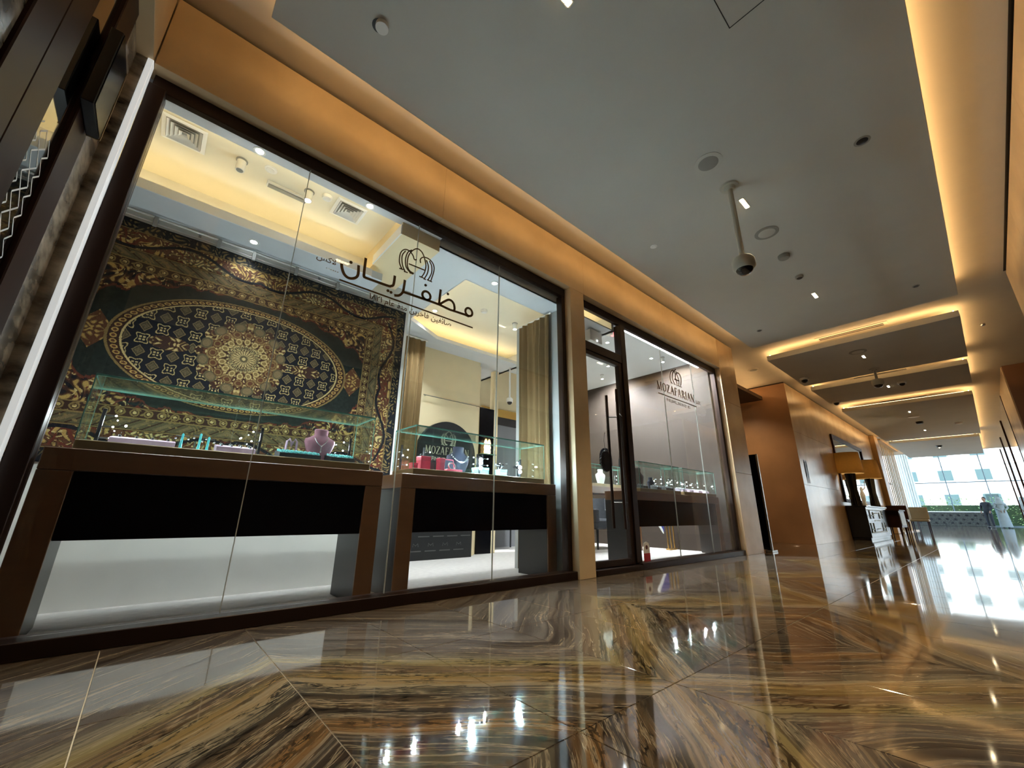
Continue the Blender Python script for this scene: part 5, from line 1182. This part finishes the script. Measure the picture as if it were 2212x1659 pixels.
# ------------------------------------------------------------------ people
def figure(name, label, x, y, rz, skin_pts, edges, rad, cloth, extra):
    p = thing(name, label, 'person', (x, y, 0))
    me = bpy.data.meshes.new('body'); me.from_pydata(skin_pts, edges, []); ob = bpy.data.objects.new('body', me); COL.objects.link(ob)
    sk = ob.modifiers.new('k', 'SKIN'); sk.use_smooth_shade = True
    for i, r in enumerate(rad): me.skin_vertices[0].data[i].radius = r if isinstance(r, tuple) else (r, r)
    me.skin_vertices[0].data[0].use_root = True
    ss = ob.modifiers.new('s', 'SUBSURF'); ss.levels = 2; ss.render_levels = 2
    bpy.context.view_layer.update()
    dg = bpy.context.evaluated_depsgraph_get(); m2 = bpy.data.meshes.new_from_object(ob.evaluated_get(dg)); bpy.data.objects.remove(ob)
    m2.materials.clear(); m2.materials.append(cloth)
    ob = bpy.data.objects.new('body', m2); COL.objects.link(ob); ob.parent = p; ob.location = (0, 0, 0); WLOC[ob.name] = WLOC[p.name].copy()
    p.rotation_euler.z = rz
    for nm, mb, m in extra:
        c = mb.build(nm, m, None, smooth=True); loc = c.location.copy(); c.parent = p; c.location = loc
    return p
M_SKIN = mat('skin', '#8D6A52', 0.6); M_SUIT = mat('dark_suit_cloth', '#22262B', 0.85); M_THOBE = mat('white_robe_cloth', '#868D89', 0.85); M_HAIR = mat('dark_hair', '#16120F', 0.7); M_SHOE = mat('black_leather', '#0B0B0C', 0.3)
base_pts = [(0, 0, 0.96), (0, 0, 1.15), (0, 0.0, 1.38), (0, 0.0, 1.48), (0, 0.10, 0.90), (0.02, 0.11, 0.50), (0, 0.11, 0.10), (0, -0.10, 0.90), (0.02, -0.11, 0.50), (0, -0.11, 0.10),
            (0, 0.17, 1.40), (0.0, 0.26, 1.14), (0.14, 0.22, 0.98), (0, -0.17, 1.40), (0.0, -0.26, 1.14), (0.14, -0.20, 0.98)]
eds = [(0, 1), (1, 2), (2, 3), (0, 4), (4, 5), (5, 6), (0, 7), (7, 8), (8, 9), (2, 10), (10, 11), (11, 12), (2, 13), (13, 14), (14, 15)]
rad = [(0.15, 0.12), (0.15, 0.11), (0.17, 0.11), 0.06, 0.095, 0.07, 0.055, 0.095, 0.07, 0.055, 0.075, 0.055, 0.04, 0.075, 0.055, 0.04]
def head_parts(hair):
    h = MB().sphere((0.01, 0, 1.64), 0.105, 16, (0.95, 0.78, 1.15)); h.tube([(0, 0, 1.46), (0, 0, 1.58)], 0.052, 10)
    nose = MB().sphere((0.11, 0, 1.63), 0.018, 8, (1.1, 0.8, 1.4))
    ears = MB().sphere((0.0, 0.085, 1.64), 0.024, 8, (0.8, 0.4, 1.3)); ears.sphere((0.0, -0.085, 1.64), 0.024, 8, (0.8, 0.4, 1.3))
    return [('head', h, M_SKIN), ('nose', nose, M_SKIN), ('ears', ears, M_SKIN)] + hair
def hand(x, y, z, s):
    m_ = MB().sphere((x, y, z), 0.045, 10, (0.9, 0.45, 1.1))
    for k in range(4): m_.tube([(x + 0.02 * (k - 1.5), y, z - 0.03), (x + 0.022 * (k - 1.5) + 0.01, y - s * 0.01, z - 0.075 - 0.008 * (1 - abs(k - 1.5))), (x + 0.022 * (k - 1.5) + 0.022, y - s * 0.02, z - 0.105)], 0.0085, 6)
    m_.tube([(x + 0.03, y, z), (x + 0.06, y - s * 0.01, z - 0.03), (x + 0.065, y - s * 0.015, z - 0.06)], 0.009, 6)
    return m_
def shoes():
    m_ = MB()
    for s in (-1, 1): m_.sphere((0.06, s * 0.11, 0.045), 0.045, 10, (3.0, 1.1, 1.0))
    return m_
hairA = MB().sphere((-0.015, 0, 1.675), 0.11, 16, (0.95, 0.82, 1.0))
figure('person', 'person in a dark suit standing by the patterned planter wall', 38.2, 0.34, 2.6, base_pts, eds, rad, M_SUIT, head_parts([('hair', hairA, M_HAIR), ('hand', hand(0.16, 0.22, 0.93, 1), M_SKIN), ('hand', hand(0.16, -0.20, 0.93, -1), M_SKIN), ('shoes', shoes(), M_SHOE)]))
robe = MB().lathe([(0.27, 0.06), (0.24, 0.5), (0.20, 0.95), (0.17, 1.15), (0.20, 1.38), (0.09, 1.47)], (0, 0, 0), 20)
robe.v = [(v[0] * 0.72, v[1], v[2]) for v in robe.v]
ghu = MB().sphere((-0.02, 0, 1.66), 0.125, 16, (0.95, 0.9, 1.05)); ghu.lathe([(0.20, 1.36), (0.13, 1.6)], (-0.06, 0, 0), 14)
ghu.v = [(min(v[0], 0.055), v[1], v[2]) for v in ghu.v]
pts2 = list(base_pts); pts2[12] = (-0.14, 0.10, 1.0); pts2[15] = (-0.14, -0.10, 1.0); pts2[11] = (-0.06, 0.29, 1.16); pts2[14] = (-0.06, -0.29, 1.16)
figure('person', 'person in a long white robe and headcloth beside the suited person', 38.6, -0.22, 0.3, pts2, eds, rad, M_THOBE, head_parts([('robe', robe, M_THOBE), ('headcloth', ghu, M_THOBE), ('hand', hand(-0.16, 0.07, 0.96, 1), M_SKIN), ('hand', hand(-0.16, -0.07, 0.96, -1), M_SKIN), ('shoes', shoes(), M_SHOE)]))
# ------------------------------------------------------------------ outside
struct(box(45.1, 140, -60, 70, -0.3, -0.02).build('floor_outside', mat('pale_paving', '#C9C4BA', 0.8, var=0.08)))
struct(box(19, 45.1, 5.1, 40, -0.3, -0.02).build('floor_outside_terrace', mat('pale_paving', '#C9C4BA', 0.8)))
M_FAC = mat('white_render', '#E9E6DF', 0.8, var=0.03, scale=0.4); M_WIN = mat('grey_green_window', '#2C4646', 0.5); M_WFR = mat('window_surround', '#8E9893', 0.6)
bd = thing('apartment_building', 'white apartment building with square windows beyond the far glass wall', 'building', (82, 8, 0))
box(80, 92, -22, 40, -0.02, 26).build('facade', M_FAC, bd)
w0 = cbox(79.9, 80.05, -1.0, 0.6, 2.0, 3.6, 0.03).build('window', M_WFR, bd)
g0 = box(79.86, 79.91, -0.85, 0.45, 2.15, 3.45).build('window_pane', M_WIN, bd)
for fl_ in range(6):
    for k in range(12):
        if fl_ == 0 and k == 0: continue
        c = linked(w0, 'window', (79.975, -10.2 + k * 3.4, 2.0 + fl_ * 3.1), bd); linked(g0, 'window_pane', (79.885, -10.2 + k * 3.4, 2.15 + fl_ * 3.1), bd)
for fl_ in range(1, 6): box(79.8, 80, -22, 40, fl_ * 3.1 + 0.9, fl_ * 3.1 + 1.0).build('ledge', M_WFR, bd)
M_LEAF = mat('hedge_leaf', '#8FB45E', 0.7, var=0.3, scale=3, spread='#B4CC80')
hd = thing('clipped_hedge', 'bright green hedge behind the patterned planter wall outside', 'hedge', (50, 3, 0))
random.seed(3); lf = MB()
for k in range(2600):
    x, y, z = random.uniform(48.5, 50), random.uniform(-1.5, 9), random.uniform(0.05, 2.1); s = random.uniform(0.08, 0.2); a = random.uniform(0, PI); t_ = random.uniform(-0.8, 0.8)
    dx, dy, dz = math.cos(a) * s, math.sin(a) * s, t_ * s
    lf.add([(x, y, z), (x + dx * 0.5 - dy * 0.3, y + dy * 0.5 + dx * 0.3, z + dz * 0.5 + 0.02), (x + dx, y + dy, z + dz), (x + dx * 0.5 + dy * 0.3, y + dy * 0.5 - dx * 0.3, z + dz * 0.5 + 0.02)], [(0, 1, 2, 3)])
h_ = lf.build('foliage', M_LEAF, hd); h_['kind'] = 'stuff'
box(48.9, 49.6, -1.4, 8.9, -0.02, 1.5).build('branch_core', mat('hedge_core', '#33492A', 0.9), hd)
def palm(label, x, y, h):
    p = thing('palm_plant', label, 'plant', (x, y, 0)); MB().lathe([(0.10, 0), (0.07, h)], (x, y, 0), 8).build('trunk', M_WOODD, p)
    lv = MB()
    for k in range(9):
        a = k * 2 * PI / 9; pr_ = []
        for q in range(6): r_ = 0.28 * q; pr_.append((x + r_ * math.cos(a), y + r_ * math.sin(a), h + 0.5 * math.sin(q / 5 * PI * 0.9) - 0.12 * q))
        for q in range(5):
            w_ = 0.10 * (1 - q / 6); nx_, ny_ = -math.sin(a) * w_, math.cos(a) * w_
            A, B = pr_[q], pr_[q + 1]; lv.add([(A[0] + nx_, A[1] + ny_, A[2]), (A[0] - nx_, A[1] - ny_, A[2]), (B[0] - nx_ * .8, B[1] - ny_ * .8, B[2]), (B[0] + nx_ * .8, B[1] + ny_ * .8, B[2])], [(0, 1, 2, 3)])
    lv.build('fronds', M_LEAF, p)
palm('palm plant outside the glass at the right of the two people', 49.0, -3.6, 2.2)
# parked car outside
cr = thing('parked_car', 'pale blue-grey car parked outside at the far right', 'car', (52, -3.2, 0))
MB().prism([(-5.2, 0.35), (-1.2, 0.35), (-1.15, 0.75), (-1.6, 0.85), (-2.2, 1.35), (-3.9, 1.38), (-4.6, 0.9), (-5.2, 0.8)], 'x', 51.2, 52.9).build('body', mat('blue_grey_car_paint', '#8FA3B5', 0.25), cr)
MB().prism([(-1.75, 0.88), (-2.25, 1.30), (-3.85, 1.32), (-4.4, 0.92)], 'x', 51.18, 51.2).build('side_window', M_BLKP, cr)
for y in (-2.0, -4.4): MB().lathe([(0.33, 51.15), (0.33, 51.4)], (0, y, 0.33), 16, 'x').build('wheel', M_BLKP, cr)

# added lobby and neighbouring-shop downlights
def warm_downlight(label, x, y, z, energy, cone=2.0, c=(1.0, 0.78, 0.48)):
    t = thing('downlight', label, 'lamp', (x, y, z - 0.01), 'warm recessed downlights off the corridor')
    MB().lathe([(0.03, -0.006), (0.045, -0.006), (0.045, -0.0005), (0.03, -0.0005)], (x, y, z), 18, caps=False).build('trim_ring', M_WHITE, t)
    MB().lathe([(0.029, -0.005), (0.029, -0.003)], (x, y, z), 14).build('lens', E_DOWN, t)
    lamp('SPOT', 'spot_light', (x, y, z - 0.015), energy, c, t, spot_size=cone, spot_blend=0.9, shadow_soft_size=0.03, aim=(x, y, 0))
warm_downlight('added warm fill downlight in the brown lobby bulkhead', 9.3, 3.5, 3.06, 24, 2.5)  # unseen lamp added to brighten the brown lobby face
warm_downlight('near added fill downlight behind the right-hand glazing', 17.0, -1.9, 3.42, 120, 2.4)  # this and the next two: unseen lamps added to lighten the glazed shop
warm_downlight('middle added fill downlight behind the right-hand glazing', 21.0, -1.9, 3.42, 120, 2.4)
warm_downlight('far added fill downlight behind the right-hand glazing', 25.0, -1.9, 3.42, 120, 2.4)
warm_downlight('warm downlight in the ceiling of the right-hand recess', 9.8, -2.2, 3.42, 22, 2.4)
